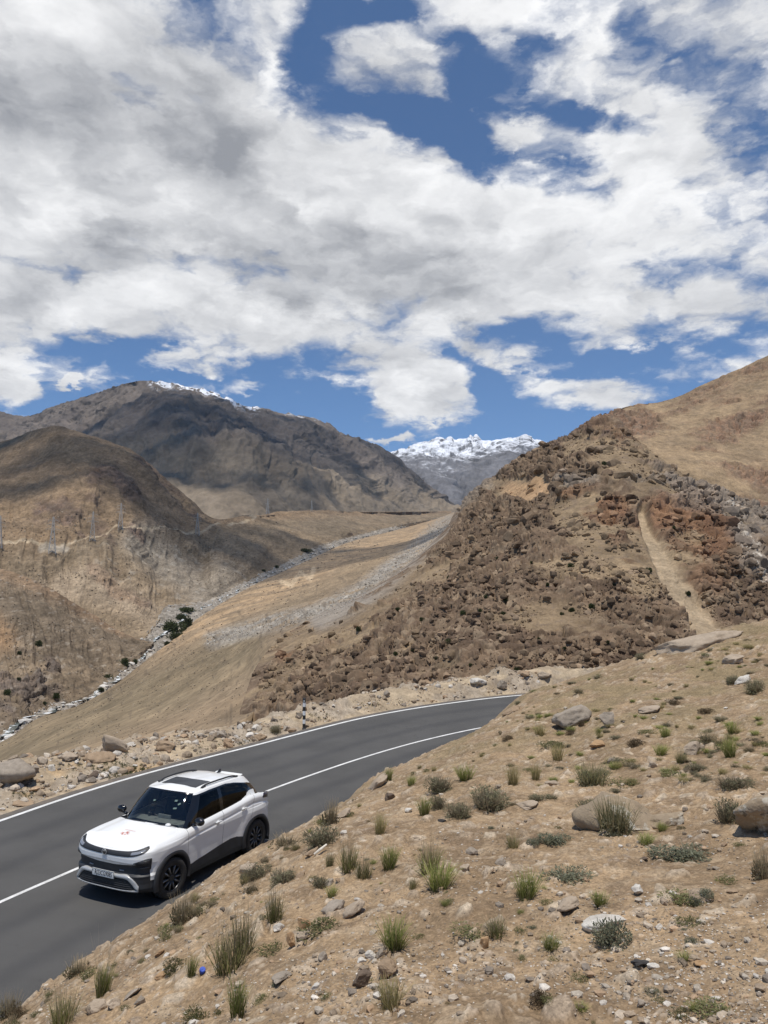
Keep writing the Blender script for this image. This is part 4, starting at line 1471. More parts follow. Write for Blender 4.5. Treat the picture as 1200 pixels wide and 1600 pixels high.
gr = skin_strip('grille', [(-.60, .36), (-.45, .395), (0, .395), (.45, .395), (.60, .36)], [.05, .085, .09, .085, .05], .004, K_ink, car, 40)
for zz in (.335, .365, .395, .425, .455):
    w_ = .60 - (zz - .33) * .9
    skin_strip('grille_bar', [(-w_, zz), (0, zz), (w_, zz)], [.004, .004, .004], .012, K_black, gr, 24)
# number plate
pz = Vector(nose(0, .515, .032))
bm = bmesh.new()
add_box(bm, pz, (.012, .50, .118), bevel=.004)
plt = bm_obj('number_plate', bm, K_plate, car)
tx = text_mesh('plate_characters', 'RJ23CG9085', .096, K_ink, plt, .0015)
tx.rotation_euler = (math.pi / 2, 0, math.pi / 2)
tx.location = pz + Vector((.0075, .012, 0))
tx.scale = (.78, 1.12, 1)
bm = bmesh.new()
fr0 = pz + Vector((.0065, 0, 0))
for c_, s_ in (((0, 0, .055), (.003, .496, .005)), ((0, 0, -.055), (.003, .496, .005)), ((0, .246, 0), (.003, .005, .11)), ((0, -.246, 0), (.003, .005, .11)), ((0, -.226, .022), (.003, .018, .018))):
    add_box(bm, fr0 + Vector(c_), s_)
bm_obj('plate_border', bm, K_ink, plt)

# bonnet decal: a red splash of strokes and a line of small marks
bm = bmesh.new()
rs = random.Random(3)
for k in range(13):
    a = 2 * math.pi * k / 13 + rs.uniform(-.15, .15)
    r0, r1 = .028, rs.uniform(.06, .12) * (1.0 if abs(math.sin(a)) < .6 else .8)
    wv_ = rs.uniform(.003, .0075)
    dx, dy = math.cos(a), math.sin(a)
    pts = [(r0, -wv_), (r1 * .6, -wv_ * 1.2), (r1, 0), (r1 * .6, wv_ * .9), (r0, wv_)]
    bm.faces.new([bm.verts.new(ontop(1.52 + dx * p - dy * q, .02 + (dy * p + dx * q) * 1.25, .005)) for p, q in pts])
for k in range(9):
    y_ = -.10 + .027 * k
    bm.faces.new([bm.verts.new(ontop(1.375 + a_, y_ + b_, .005)) for a_, b_ in ((0, 0), (.018, 0), (.018, .012), (0, .012))])
bm_obj('bonnet_decal', bm, K_red, car, False)
# stickers inside the windscreen
scv = np.array([v.co[:] for v in scr.data.vertices])


def on_screen(y, z, ins=.012):
    d = (scv[:, 1] - y) ** 2 + (scv[:, 2] - z) ** 2
    p = scv[np.argmin(d)]
    return Vector((p[0] + ins, y, z + ins * .3))


for y_, z_, w_, h_, r_ in ((.36, 1.42, .055, .032, 0), (.45, 1.375, .04, .036, .7), (.42, 1.315, .06, .03, 0), (-.10, 1.39, .05, .03, 0)):
    bm = bmesh.new()
    ca, sa = math.cos(r_), math.sin(r_)
    bm.faces.new([bm.verts.new(on_screen(y_ + a_ * ca - b_ * sa, z_ + (a_ * sa + b_ * ca) * .75)) for a_, b_ in ((-w_ / 2, -h_ / 2), (w_ / 2, -h_ / 2), (w_ / 2, h_ / 2), (-w_ / 2, h_ / 2))])
    st_ = bm_obj('windscreen_sticker', bm, K_paper, car, False)
# wipers
for y0, y1 in ((.10, .62), (-.58, -.02)):
    bm = bmesh.new()
    add_tube(bm, [(.99 - .2 * y0 * y0, y0, 1.075), (1.0 - .22 * ((y0 + y1) / 2) ** 2, (y0 + y1) / 2, 1.09), (.985 - .22 * y1 * y1, y1, 1.085)], .008, 6)
    bm_obj('wiper', bm, K_black, car)
bm = bmesh.new()
bmesh.ops.create_uvsphere(bm, u_segments=12, v_segments=8, radius=.045, matrix=Matrix.Translation((.93, .47, 1.085)) @ Matrix.Diagonal((1, 1.3, .8, 1)))
bm_obj('dashboard_ornament', bm, K_plate, car)

# mirrors
for sgn in (1, -1):
    bm = bmesh.new()
    bmesh.ops.create_uvsphere(bm, u_segments=20, v_segments=12, radius=1, matrix=Matrix.Translation((.63, .935 * sgn, 1.13)) @ Matrix.Diagonal((.072, .105, .075, 1)))
    for v in bm.verts:
        if v.co.x < .60:
            v.co.x = .60
    mr = bm_obj('wing_mirror', bm, K_gloss, car)
    bm = bmesh.new()
    add_tube(bm, [(.66, .78 * sgn, 1.06), (.65, .88 * sgn, 1.08)], [.03, .026], 8)
    bm_obj('mirror_stalk', bm, K_gloss, mr)

# tail lamps and rear bits
for sgn in (1, -1):
    bm = bmesh.new()
    pts = [(-1.42, .868, 1.075), (-1.55, .862, 1.085), (-1.68, .81, 1.07), (-1.79, .73, 1.04), (-1.86, .58, 1.0)]
    rws = []
    for (x, y, z), hf in zip(pts, (.012, .04, .058, .055, .04)):
        nrm = Vector((x * .4, y, 0)).normalized()
        rws.append([bm.verts.new(Vector((x, y, z + dz)) + nrm * o) for dz, o in ((-hf, -.03), (-hf, .012), (hf, .0), (hf, -.05))])
    for a, b_ in zip(rws[:-1], rws[1:]):
        for k in range(3):
            bm.faces.new((a[k], a[k + 1], b_[k + 1], b_[k]))
    for v in bm.verts:
        v.co.y *= sgn
    bm_obj('tail_lamp', bm, K_tail, car)
bm = bmesh.new()
add_box(bm, (-1.38, 0, 1.45), (.16, .66, .02), Matrix.Rotation(.16, 3, 'Y'), bevel=.012)
bm_obj('spoiler', bm, K_white, car)

# wheel arch trims, wheels
def arch_trim(xc, sgn):
    bm = bmesh.new()
    rws = []
    for a in np.linspace(math.radians(-14), math.radians(194), 40):
        ca, sa = math.cos(a), math.sin(a)
        row = []
        for r, y in ((.36, .70), (.372, .885), (.385, .902), (.42, .898), (.455, .880), (.462, .855)):
            row.append(bm.verts.new((xc + r * ca, y * sgn, .345 + r * sa)))
        rws.append(row)
    for a, b_ in zip(rws[:-1], rws[1:]):
        for k in range(5):
            bm.faces.new((a[k], a[k + 1], b_[k + 1], b_[k]))
    return bm_obj('wheel_arch', bm, K_black, car)


def wheel(xc, sgn, turn=0.0):
    w_ = thing('wheel', '', '')
    for k in ('label', 'category'):
        del w_[k]
    w_.parent = car
    w_.location = (xc, .775 * sgn, .335)
    w_.rotation_euler = (0, 0, turn if sgn > 0 else math.pi + turn)
    bm = bmesh.new()
    prof = [(.215, -.095), (.235, -.105), (.29, -.108), (.318, -.100), (.333, -.075), (.335, 0), (.333, .075), (.318, .100), (.29, .108), (.235, .105), (.215, .09), (.215, -.095)]
    add_lathe(bm, prof, 56)
    for k in range(44):
        a = 2 * math.pi * k / 44
        for y in (-.055, 0.02, .065):
            add_box(bm, (.336 * math.cos(a + y), y, .336 * math.sin(a + y)), (.024, .045, .008), Matrix.Rotation(-(a + y) + math.pi / 2, 3, 'Y'))
    bm_obj('tyre', bm, K_rubber, w_)
    bm = bmesh.new()
    add_lathe(bm, [(.218, -.09), (.205, -.06), (.20, .05), (.206, .085), (.219, .098), (.222, .092)], 48)
    add_lathe(bm, [(.001, .03), (.20, .02)], 48)
    rim = bm_obj('rim', bm, K_alloy, w_)
    bm = bmesh.new()
    bm2 = bmesh.new()
    for k in range(5):
        a = 2 * math.pi * k / 5 + .3
        for da, bmx in ((-.17, bm), (.17, bm)):
            ex = Vector((math.cos(a), 0, math.sin(a)))
            ez = Vector((-math.sin(a), 0, math.cos(a)))
            p0 = ex * .05 + ez * da * .12
            p1 = ex * .205 + ez * da * .42
            add_prism(bmx, [(-.0, -.02), (1, -.026), (1, .026), (0, .02)], p0 + Vector((0, .050, 0)), (p1 - p0), ez, -.03)
        ex = Vector((math.cos(a), 0, math.sin(a)))
        ez = Vector((-math.sin(a), 0, math.cos(a)))
        add_prism(bm2, [(.075, -.030), (.12, -.050), (.195, -.082), (.195, -.066), (.12, -.036), (.085, -.02)], Vector((0, .082, 0)), ex, ez, -.004)
        add_prism(bm2, [(.075, .030), (.085, .02), (.12, .036), (.195, .066), (.195, .082), (.12, .050)], Vector((0, .082, 0)), ex, ez, -.004)
    add_lathe(bm, [(.06, .03), (.055, .078), (.03, .085), (.001, .085)], 24)
    bm_obj('spokes', bm, K_alloy, w_)
    bm_obj('spoke_edges', bm2, K_alloy2, w_)
    return w_


for xc in (1.2225, -1.2225):
    for sgn in (1, -1):
        arch_trim(xc, sgn)
        wheel(xc, sgn, -.10 if xc > 0 else 0)
bm = bmesh.new()
add_box(bm, (0, 0, .30), (3.5, 1.15, .14), bevel=.04)
for xc in (1.2225, -1.2225):
    for sgn in (1, -1):
        add_lathe(bm, [(.37, .50 * sgn), (.37, .70 * sgn)], 24, 'y', (xc, 0, .345))
        add_lathe(bm, [(.001, .50 * sgn), (.37, .50 * sgn)], 24, 'y', (xc, 0, .345))
bm_obj('underbody', bm, K_ink, car)
for sgn in (1, -1):
    bm = bmesh.new()
    add_box(bm, (-1.66, .79 * sgn, .28), (.02, .17, .22), bevel=.004)
    bm_obj('mud_flap', bm, K_black, car)

# cabin seen through the windscreen
bm = bmesh.new()
add_box(bm, (.66, 0, .965), (.42, 1.36, .15), bevel=.04)
add_box(bm, (.50, 0, .90), (.15, 1.40, .25), bevel=.03)
add_box(bm, (.52, .02, 1.05), (.02, .30, .13), bevel=.008)
bm_obj('dashboard', bm, K_dash, car)
bm = bmesh.new()
R_ = Matrix.Translation((.36, -.36, 1.0)) @ Matrix.Rotation(math.radians(-28), 4, 'Y')
ringp = [R_ @ Vector((0, .175 * math.cos(t), .175 * math.sin(t))) for t in np.linspace(0, 2 * math.pi, 28)]
add_tube(bm, ringp, .016, 8, False)
add_tube(bm, [R_ @ Vector((0, -.165, 0)), R_ @ Vector((.02, 0, 0)), R_ @ Vector((0, .165, 0))], [.014, .04, .014], 8)
add_tube(bm, [R_ @ Vector((0, 0, 0)), R_ @ Vector((.2, 0, 0))], .03, 8)
bm_obj('steering_wheel', bm, K_ink, car)
for x_, y_ in ((-.25, .36), (-.25, -.36), (-1.05, .40), (-1.05, -.40)):
    bm = bmesh.new()
    add_box(bm, (x_ + .28, y_, .80), (.5, .5, .16), bevel=.05)
    add_box(bm, (x_, y_, 1.04), (.14, .48, .56), Matrix.Rotation(math.radians(-14), 3, 'Y'), bevel=.05)
    add_box(bm, (x_ - .085, y_, 1.36), (.09, .25, .15), Matrix.Rotation(math.radians(-12), 3, 'Y'), bevel=.035)
    bm_obj('seat', bm, K_seat, car)
bm = bmesh.new()
add_box(bm, (.33, 0, 1.40), (.03, .22, .06), bevel=.012)
bm_obj('rear_view_mirror', bm, K_ink, car)

CAR_YAW = math.radians(-116.2)
car.location = (-3.90, 15.42, 0.016)
car.rotation_euler = (-.010, .0090, CAR_YAW)
# ------------------------------------------------------------------ stones
def ico(sub):
    bm = bmesh.new()
    bmesh.ops.create_icosphere(bm, subdivisions=sub, radius=1)
    V = np.array([v.co[:] for v in bm.verts])
    Fc = np.array([[v.index for v in f.verts] for f in bm.faces])
    bm.free()
    return V, Fc


ICO = {k: ico(k) for k in (1, 2, 3, 4)}


def rock_np(seed, sub=3, cuts=15, rough=.14):
    """faceted stone of about unit half-size"""
    r = np.random.default_rng(seed)
    V, Fc = ICO[sub]
    V = V * (1 + .25 * perlin(V * 1.1 + seed * 3.7, seed)[:, None])
    for _ in range(cuts):
        n = r.normal(size=3)
        n /= np.linalg.norm(n)
        d = r.uniform(.42, .85)
        k = V @ n - d
        V = V - np.where(k > 0, k * .93, 0)[:, None] * n
    if sub >= 3:
        nn = V / (np.linalg.norm(V, axis=1, keepdims=True) + 1e-9)
        V = V + nn * (fbm(V, .55, 5, .6, seed) * rough * 1.5 - np.maximum(0, fbm(V, .8, 3, .5, seed + 3, True) - .22) * rough * 2.5)[:, None]
    V = V / np.abs(V).max(0)
    return V, Fc


def rock_mat(name, a, b, speck=.0, lichen=None, scale=1.0):
    m, nt, bs = new_mat(name)
    tc = nt.n('ShaderNodeNewGeometry').outputs['Position']
    n1 = nt.noise(tc, 6 * scale, 6, .62)
    n2 = nt.noise(tc, 45 * scale, 4, .65)
    c = nt.mix(nt.ramp(n1, .35, .65), a, b)
    c = nt.mix(nt.ramp(n2, .35, .7, 0, .45), c, tuple(x * .62 for x in a))
    if lichen:
        c = nt.mix(nt.ramp(nt.noise(tc, 3.2 * scale, 5, .7), .54, .62, 0, .8), c, lichen)
        c = nt.mix(nt.ramp(nt.noise(tc, 7.5 * scale, 5, .7), .60, .66, 0, .75), c, (0.07, 0.06, 0.05))
    nt.l(c, bs.inputs['Base Color'])
    bs.inputs['Roughness'].default_value = .9
    bs.inputs['Specular IOR Level'].default_value = .2
    bp = nt.n('ShaderNodeBump', i_Strength=.7, i_Distance=.03 / scale)
    nt.l(nt.math('MULTIPLY_ADD', n2, .35, n1), bp.inputs['Height'])
    nt.l(bp.outputs[0], bs.inputs['Normal'])
    return m


RM = {
    'grey': rock_mat('grey_rock', (0.38, 0.32, 0.255), (0.28, 0.235, 0.185)),
    'pale': rock_mat('pale_rock', (0.46, 0.37, 0.275), (0.36, 0.285, 0.21)),
    'white': rock_mat('white_rock', (0.66, 0.62, 0.55), (0.52, 0.47, 0.40)),
    'tan': rock_mat('tan_rock', (0.40, 0.29, 0.19), (0.32, 0.23, 0.15)),
    'orange': rock_mat('orange_rock', (0.46, 0.30, 0.16), (0.36, 0.23, 0.13)),
    'brown': rock_mat('brown_rock', (0.17, 0.125, 0.09), (0.12, 0.09, 0.07)),
    'dark': rock_mat('dark_rock', (0.07, 0.065, 0.062), (0.05, 0.047, 0.046)),
    'lichen': rock_mat('lichen_rock', (0.36, 0.28, 0.19), (0.29, 0.225, 0.155), lichen=(0.48, 0.45, 0.38)),
}
_rs = [100]


def place_rock(bv, u, v, w, h, col, label, group=None, name='rock', sink=.30, seed=None, depth=.85, tilt=0.0, cuts=15, sub=4, rough=.15, cat='rock', roll=None):
    p, n, d = cast(bv, u, v)
    if p is None:
        return None
    _rs[0] += 1
    sd = seed or _rs[0]
    V, Fc = rock_np(sd, sub, cuts, rough)
    r = np.random.default_rng(sd)
    hw, hh = w * d / F / 2, max(h * .72, h - .22 * w * depth) * d / F / 2
    hh = hh / (1 - sink * .75)
    V = V * np.array([hw, hw * depth, hh])
    a = r.uniform(-.4, .4) if roll is None else roll
    ca, sa = math.cos(tilt), math.sin(tilt)
    V = np.stack([V[:, 0] * ca - V[:, 2] * sa, V[:, 1], V[:, 0] * sa + V[:, 2] * ca], 1)
    ca, sa = math.cos(a), math.sin(a)
    V = np.stack([V[:, 0] * ca - V[:, 1] * sa, V[:, 0] * sa + V[:, 1] * ca, V[:, 2]], 1)
    x0, y0 = p.x, p.y + hw * depth * .55
    if bv is BV_SLOPE:      # bed the stone into the slope
        e = .3
        zz = slope_base(np.array([[x0 - e, y0], [x0 + e, y0], [x0, y0 - e], [x0, y0 + e]]))
        nz = Vector(((zz[0] - zz[1]) / (2 * e), (zz[2] - zz[3]) / (2 * e), 1)).normalized()
        nz = nz.lerp(Vector((0, 0, 1)), .15).normalized()
        Rm = np.array(Vector((0, 0, 1)).rotation_difference(nz).to_matrix())
        V = V @ Rm.T
    me = np_mesh(name, V, Fc, smooth=True)
    me.materials.append(RM[col])
    for q in me.polygons:
        q.use_smooth = sub >= 4
    o = thing(name, label, cat, (x0, y0, p.z + hh * (1 - sink * 2)), (0, 0, 0), group, me)
    z2, n2 = drop(bv, x0, y0)
    if z2 is not None:
        o.location.z = z2.z + hh * (1 - 2 * sink)
    return o


# hillside rocks: (u, v of the foot, width px, height px, colour, label, options)
HR = [
    (890, 1137, 72, 40, 'grey', 'large grey angular boulder with a dark hollow under its near end', dict(name='boulder', cat='boulder', sink=.2, tilt=.06, cuts=9, depth=.7)),
    (950, 1136, 24, 30, 'grey', 'small grey stone leaning up just right of the large grey boulder', dict(tilt=-.7, sink=.2)),
    (1092, 1012, 150, 26, 'pale', 'long pale slab of bedrock on the skyline of the sandy slope', dict(name='rock_slab', cat='rock', tilt=.0, depth=.45, sink=.42, cuts=9)),
    (1150, 1036, 32, 18, 'pale', 'pale rounded stone below the right end of the skyline slab', {}),
    (1166, 1066, 30, 15, 'white', 'whitish rock behind the round grey-green bush at the right edge', {}),
    (985, 1293, 150, 66, 'lichen', 'broad lichen-stained boulder half buried behind a big grass clump', dict(name='boulder', cat='boulder', sink=.36, depth=.8, cuts=8, rough=.09, roll=.05)),
    (1050, 1290, 60, 26, 'lichen', 'low crumbling rock with a dark burrow beside the lichen-stained boulder', dict(sink=.3)),
    (1212, 1300, 96, 76, 'lichen', 'rough reddish boulder cut off by the right edge of the photo', dict(name='boulder', cat='boulder', sink=.22, cuts=8, roll=.2)),
    (913, 1283, 26, 22, 'white', 'white angular stone left of the lichen-stained boulder', dict(sink=.1, cuts=9)),
    (1020, 1113, 38, 9, 'pale', 'flat pale slab lying right of the leaning grey stone', {}),
    (1088, 1177, 30, 24, 'pale', 'half-buried pale stone left of the tall green tuft', {}),
    (935, 1168, 24, 14, 'orange', 'yellowish stone below the large grey boulder', {}),
    (957, 1193, 13, 12, 'grey', 'grey cobble above the bushy green clump on the upper slope', {}),
    (1020, 1200, 13, 17, 'pale', 'upright pale stone above the lichen-stained boulder', {}),
    (829, 1264, 34, 12, 'pale', 'long pale flat stone under the low grey cushions', {}),
    (950, 1452, 62, 22, 'white', 'weathered whitish rock half buried behind the blue-grey shrub', dict(sink=.35, cuts=6)),
    (999, 1399, 17, 16, 'white', 'small white cone-shaped stone alone on bare sand', dict(sink=.1)),
    (887, 1428, 38, 19, 'pale', 'blocky grey-tan rock right of the long green tuft', dict(sink=.15, tilt=.12, cuts=8)),
    (550, 1431, 38, 22, 'pale', 'oval tan rock lying tilted in the middle of the slope', dict(sink=.12, tilt=.4, cuts=6)),
    (520, 1424, 38, 25, 'grey', 'half-buried grey-pink rock left of the oval tan rock', dict(sink=.35)),
    (433, 1456, 19, 11, 'white', 'white stone right of the tall spiky tufts', dict(sink=.15)),
    (435, 1541, 36, 15, 'grey', 'long grey-white jagged stone above the bottom edge', dict(sink=.15, cuts=14)),
    (494, 1545, 15, 9, 'white', 'small whitish stone right of the long jagged one', {}),
    (566, 1544, 30, 28, 'brown', 'dark pyramid-shaped stone beside the yellowish bottom tuft', dict(sink=.12, cuts=9)),
    (578, 1499, 16, 14, 'white', 'pale pointed stone above the dark pyramid-shaped one', {}),
    (563, 1504, 16, 9, 'white', 'pale flat stone left of the pale pointed one', {}),
    (594, 1496, 14, 12, 'grey', 'greyish round stone at the left foot of the dense green clump', {}),
    (475, 1452, 20, 18, 'orange', 'orange-brown block standing below the half-buried grey-pink rock', dict(tilt=-.3)),
    (473, 1469, 20, 16, 'pale', 'pale leaning stone just below the orange-brown block', dict(tilt=.5)),
    (455, 1484, 13, 25, 'orange', 'narrow upright brown stone below the pale leaning one', dict(sink=.1)),
    (505, 1499, 16, 17, 'grey', 'grey peaked stone in the open sand left of the dense green clump', {}),
    (608, 1528, 26, 28, 'tan', 'pinkish rough rock behind the yellowish bottom tuft', dict(sink=.3)),
    (145, 1584, 28, 22, 'pale', 'pale block between the two tufts in the bottom left corner', dict(sink=.2)),
    (175, 1576, 18, 14, 'pale', 'smaller pale stone right of the pale block in the bottom left', {}),
    (218, 1570, 16, 14, 'grey', 'grey knobbly stone below the orange stones of the lower bank', {}),
    (204, 1559, 28, 8, 'grey', 'flat grey slab stone left of the grey knobbly stone', dict(tilt=.3)),
    (250, 1530, 17, 10, 'orange', 'orange-tan stone under the dark moss cushion', {}),
    (248, 1494, 16, 9, 'orange', 'rusty stone on the crest left of the tall spiky tufts', {}),
    (756, 1482, 16, 16, 'orange', 'tan stone below the spreading dark grass patch', {}),
    (728, 1361, 17, 14, 'pale', 'round pale stone right of the large two-lobed clump', {}),
    (686, 1394, 17, 9, 'tan', 'brown stone at the foot of the large two-lobed clump', {}),
    (737, 1335, 19, 13, 'grey', 'mottled grey stone above the round pale one', {}),
    (1095, 1511, 22, 11, 'orange', 'orange-tan stone right of the small bright green sprout', {}),
    (1023, 1513, 17, 9, 'white', 'white chip lying right of the dark grey stone', {}),
    (1002, 1512, 24, 11, 'dark', 'dark grey gritty stone between a tan and a white one', {}),
    (979, 1512, 20, 10, 'tan', 'tan stone left of the dark grey gritty one', {}),
    (1030, 1453, 12, 9, 'white', 'white pebble right of the weathered whitish rock', {}),
    (1147, 1395, 19, 8, 'tan', 'flat brown stone near the right edge on bare sand', {}),
    (1008, 1345, 13, 7, 'brown', 'reddish stone left of the spreading grey-green patch', {}),
    (907, 1578, 15, 9, 'brown', 'dark brown stone near the bottom edge right of the brown cushion', {}),
    (1004, 1574, 14, 12, 'grey', 'grey stone at the bottom edge right of the dark brown one', {}),
    (385, 1372, 26, 26, 'pale', 'pale upright stone on the bank edge by the rear wheel', dict(sink=.15)),
    (538, 1276, 28, 14, 'pale', 'pale stone on the bank edge beside the dry upright tuft', {}),
    (588, 1232, 56, 15, 'pale', 'long pale ledge of rock along the bank edge', dict(tilt=.45, depth=.5)),
    (608, 1250, 18, 14, 'brown', 'dark rounded stone below the long pale ledge', {}),
    (638, 1269, 13, 8, 'white', 'white stone below the dark rounded one', {}),
    (536, 1305, 12, 9, 'white', 'white stone against the grey dry shrub on the bank', {}),
    (487, 1338, 24, 13, 'tan', 'flat-faced brown stone left of the white stick', dict(tilt=.3)),
    (515, 1383, 17, 12, 'grey', 'grey stone beside the small grey shrub below the white stick', {}),
    (471, 1370, 18, 12, 'tan', 'tan leaning stone left of the small grey shrub', dict(tilt=.4)),
    (690, 1285, 15, 6, 'dark', 'thin dark stone on sand below the short green tuft', {}),
    (797, 1116, 34, 14, 'tan', 'sandy ledge stone at the notch where the centre line disappears', dict(depth=.6)),
    (783, 1352, 18, 15, 'grey', 'mottled stone behind the long green tuft', {}),
    (864, 1228, 20, 10, 'pale', 'pale chunk above the low grey cushions', {}),
]
for u, v, w_, h_, c_, lb_, kw in HR:
    kw = dict(kw)
    nm = kw.pop('name', 'rock' if w_ > 22 else 'stone')
    kw.setdefault('cat', 'rock' if w_ > 22 else 'stone')
    place_rock(BV_SLOPE, u, v, w_, h_, c_, lb_, None, nm, sub=4 if w_ > 30 else 3, **kw)

# verge rocks beyond the road
VR = [
    (14, 1220, 66, 36, 'grey', 'large rounded grey boulder at the left edge beyond the road', dict(name='boulder', cat='boulder', sink=.3, cuts=9, rough=.09)),
    (172, 1179, 52, 30, 'pale', 'tilted pale slab boulder with a sunlit upper edge beyond the road', dict(name='boulder', cat='boulder', sink=.06, tilt=-.42, depth=.45, cuts=6)),
    (150, 1190, 52, 20, 'tan', 'sandy mound of rock at the foot of the tilted slab boulder', dict(cuts=4, sink=.35)),
    (105, 1189, 26, 15, 'pale', 'pale domed rock left of the sandy mound', dict(sink=.3)),
    (52, 1211, 13, 13, 'grey', 'round grey stone touching the large rounded boulder', {}),
    (79, 1204, 11, 10, 'white', 'whitish cobble between the large boulder and the domed rock', {}),
    (152, 1229, 26, 12, 'pale', 'flat tan rock beside the road under the green weeds', {}),
    (145, 1217, 17, 14, 'brown', 'brownish block just above the flat tan rock', {}),
    (262, 1197, 24, 15, 'grey', 'grey block lying at the road edge behind the roof of the car', {}),
    (315, 1183, 25, 11, 'pale', 'pale flat-topped stone at the edge line', {}),
    (257, 1172, 32, 18, 'tan', 'sandy-coloured rounded rock on the verge crest', dict(sink=.35)),
    (342, 1152, 22, 14, 'grey', 'grey rock on the verge crest left of the striped post', {}),
    (405, 1157, 24, 16, 'tan', 'flat-topped rock at the road edge left of the small bush', {}),
    (456, 1145, 15, 9, 'tan', 'tan stone at the foot of the striped post', {}),
    (374, 1137, 10, 11, 'brown', 'rust-coloured round stone on the verge crest', {}),
    (60, 1275, 24, 12, 'brown', 'dark broken stone at the road edge near the left', dict(cuts=14)),
    (32, 1258, 36, 9, 'tan', 'long broken slab at the road edge in the far left', {}),
    (744, 1074, 34, 13, 'white', 'pale slab on the crest of the gravel bank', {}),
    (764, 1091, 19, 10, 'white', 'white stone at the edge line by a tiny bush', {}),
    (786, 1079, 18, 17, 'grey', 'grey rock in the gravel bank near the bend', {}),
    (820, 1062, 24, 12, 'tan', 'dark-edged slab on top of the gravel bank at the bend', {}),
    (603, 1090, 13, 12, 'grey', 'pointed grey stone on the crest of the gravel bank', {}),
    (850, 1062, 26, 12, 'pale', 'pale rock where the gravel bank meets the hillside', {}),
]
for u, v, w_, h_, c_, lb_, kw in VR:
    kw = dict(kw)
    nm = kw.pop('name', 'rock' if w_ > 20 else 'stone')
    kw.setdefault('cat', 'rock' if w_ > 20 else 'stone')
    place_rock(BV_VERGE, u, v, w_, h_, c_, lb_, None, nm, sub=4 if w_ > 24 else 3, **kw)

# uncounted rubble: joined sheets of stones
LOW = [rock_np(900 + k, 1, 5) for k in range(10)]
MIDR = [rock_np(930 + k, 2, 8) for k in range(8)]


def stone_sheet(name, P, S, cols, mat, lib, seed, flat=.6):
    r = np.random.default_rng(seed)
    Vs, Fs, Cs = [], [], []
    base = 0
    for p, s, c in zip(P, S, cols):
        V, Fc = lib[r.integers(len(lib))]
        a = r.uniform(0, 6.28)
        ca, sa = math.cos(a), math.sin(a)
        q = V * np.array([1, r.uniform(.55, 1), flat * r.uniform(.7, 1.3)]) * s
        q = np.stack([q[:, 0] * ca - q[:, 1] * sa, q[:, 0] * sa + q[:, 1] * ca, q[:, 2]], 1) + np.array(p) + np.array([0, 0, s * flat * .25])
        Vs.append(q)
        Fs.append(Fc + base)
        Cs.append(np.broadcast_to(c, (len(V), 3)))
        base += len(V)
    me = np_mesh(name, np.concatenate(Vs), np.concatenate(Fs), np.concatenate(Cs), smooth=False)
    return structure(link(name, me, mat), 'stuff')


M_stone = terrain_mat('loose_stone', (.2, .05, .012), .16, .6, .02)
M_scree = terrain_mat('loose_scree', (1.5, .4), .16, .6, .15)
r_ = np.random.default_rng(5)
PAL = np.array([(0.46, 0.38, 0.29), (0.36, 0.28, 0.20), (0.30, 0.235, 0.17), (0.52, 0.45, 0.36), (0.24, 0.20, 0.16), (0.40, 0.28, 0.18), (0.58, 0.53, 0.46)])
PP, SS_, CC = [], [], []
while len(PP) < 13500:
    u, v = (r_.uniform(-60, 1260) if r_.random() < .86 else r_.uniform(1200, 1900)), 1000 + 660 * math.sqrt(r_.uniform(0, 1))
    p, n, d = cast(BV_SLOPE, u, v)
    if p is None or (d > 9 and r_.random() < .55):
        continue
    if d_road(np.array([[p.x, p.y]]))[0] < .15:
        continue
    if perlin(np.array([[p.x * .9, p.y * .9, 3.0]]), 9)[0] + r_.uniform(-.35, .35) < -.05:
        continue
    PP.append(p)
    SS_.append(min(.035, .004 * (1 + r_.pareto(2.2))) * (1 + max(0, d - 8) * .05))
    CC.append(PAL[r_.integers(len(PAL))] * r_.uniform(.68, 1.05))
stone_sheet('gravel', PP, SS_, CC, M_stone, LOW, 1)

PP, SS_, CC = [], [], []
while len(PP) < 5200:
    k = r_.integers(30, 800)
    if su[k] < -60 or su[k] > 930:
        continue
    w_ = .42 + (bw[k] * 1.15) * r_.random() ** 1.15
    x, y = E9[k] - N9[k] * w_
    p, n = drop(BV_VERGE, x, y)
    if p is None:
        continue
    right = su[k] > 470
    if perlin(np.array([[x * 1.1, y * 1.1, 1.0]]), 19)[0] + r_.uniform(-.4, .4) < (.12 if right else -.12):
        continue
    PP.append(p)
    SS_.append(min(.17, .018 * (1 + r_.pareto(1.7))) * (.8 if right else 1))
    CC.append(PAL[r_.integers(len(PAL))] * r_.uniform(.7, 1.1))
stone_sheet('rubble', PP, SS_, CC, M_stone, MIDR, 2, .7)

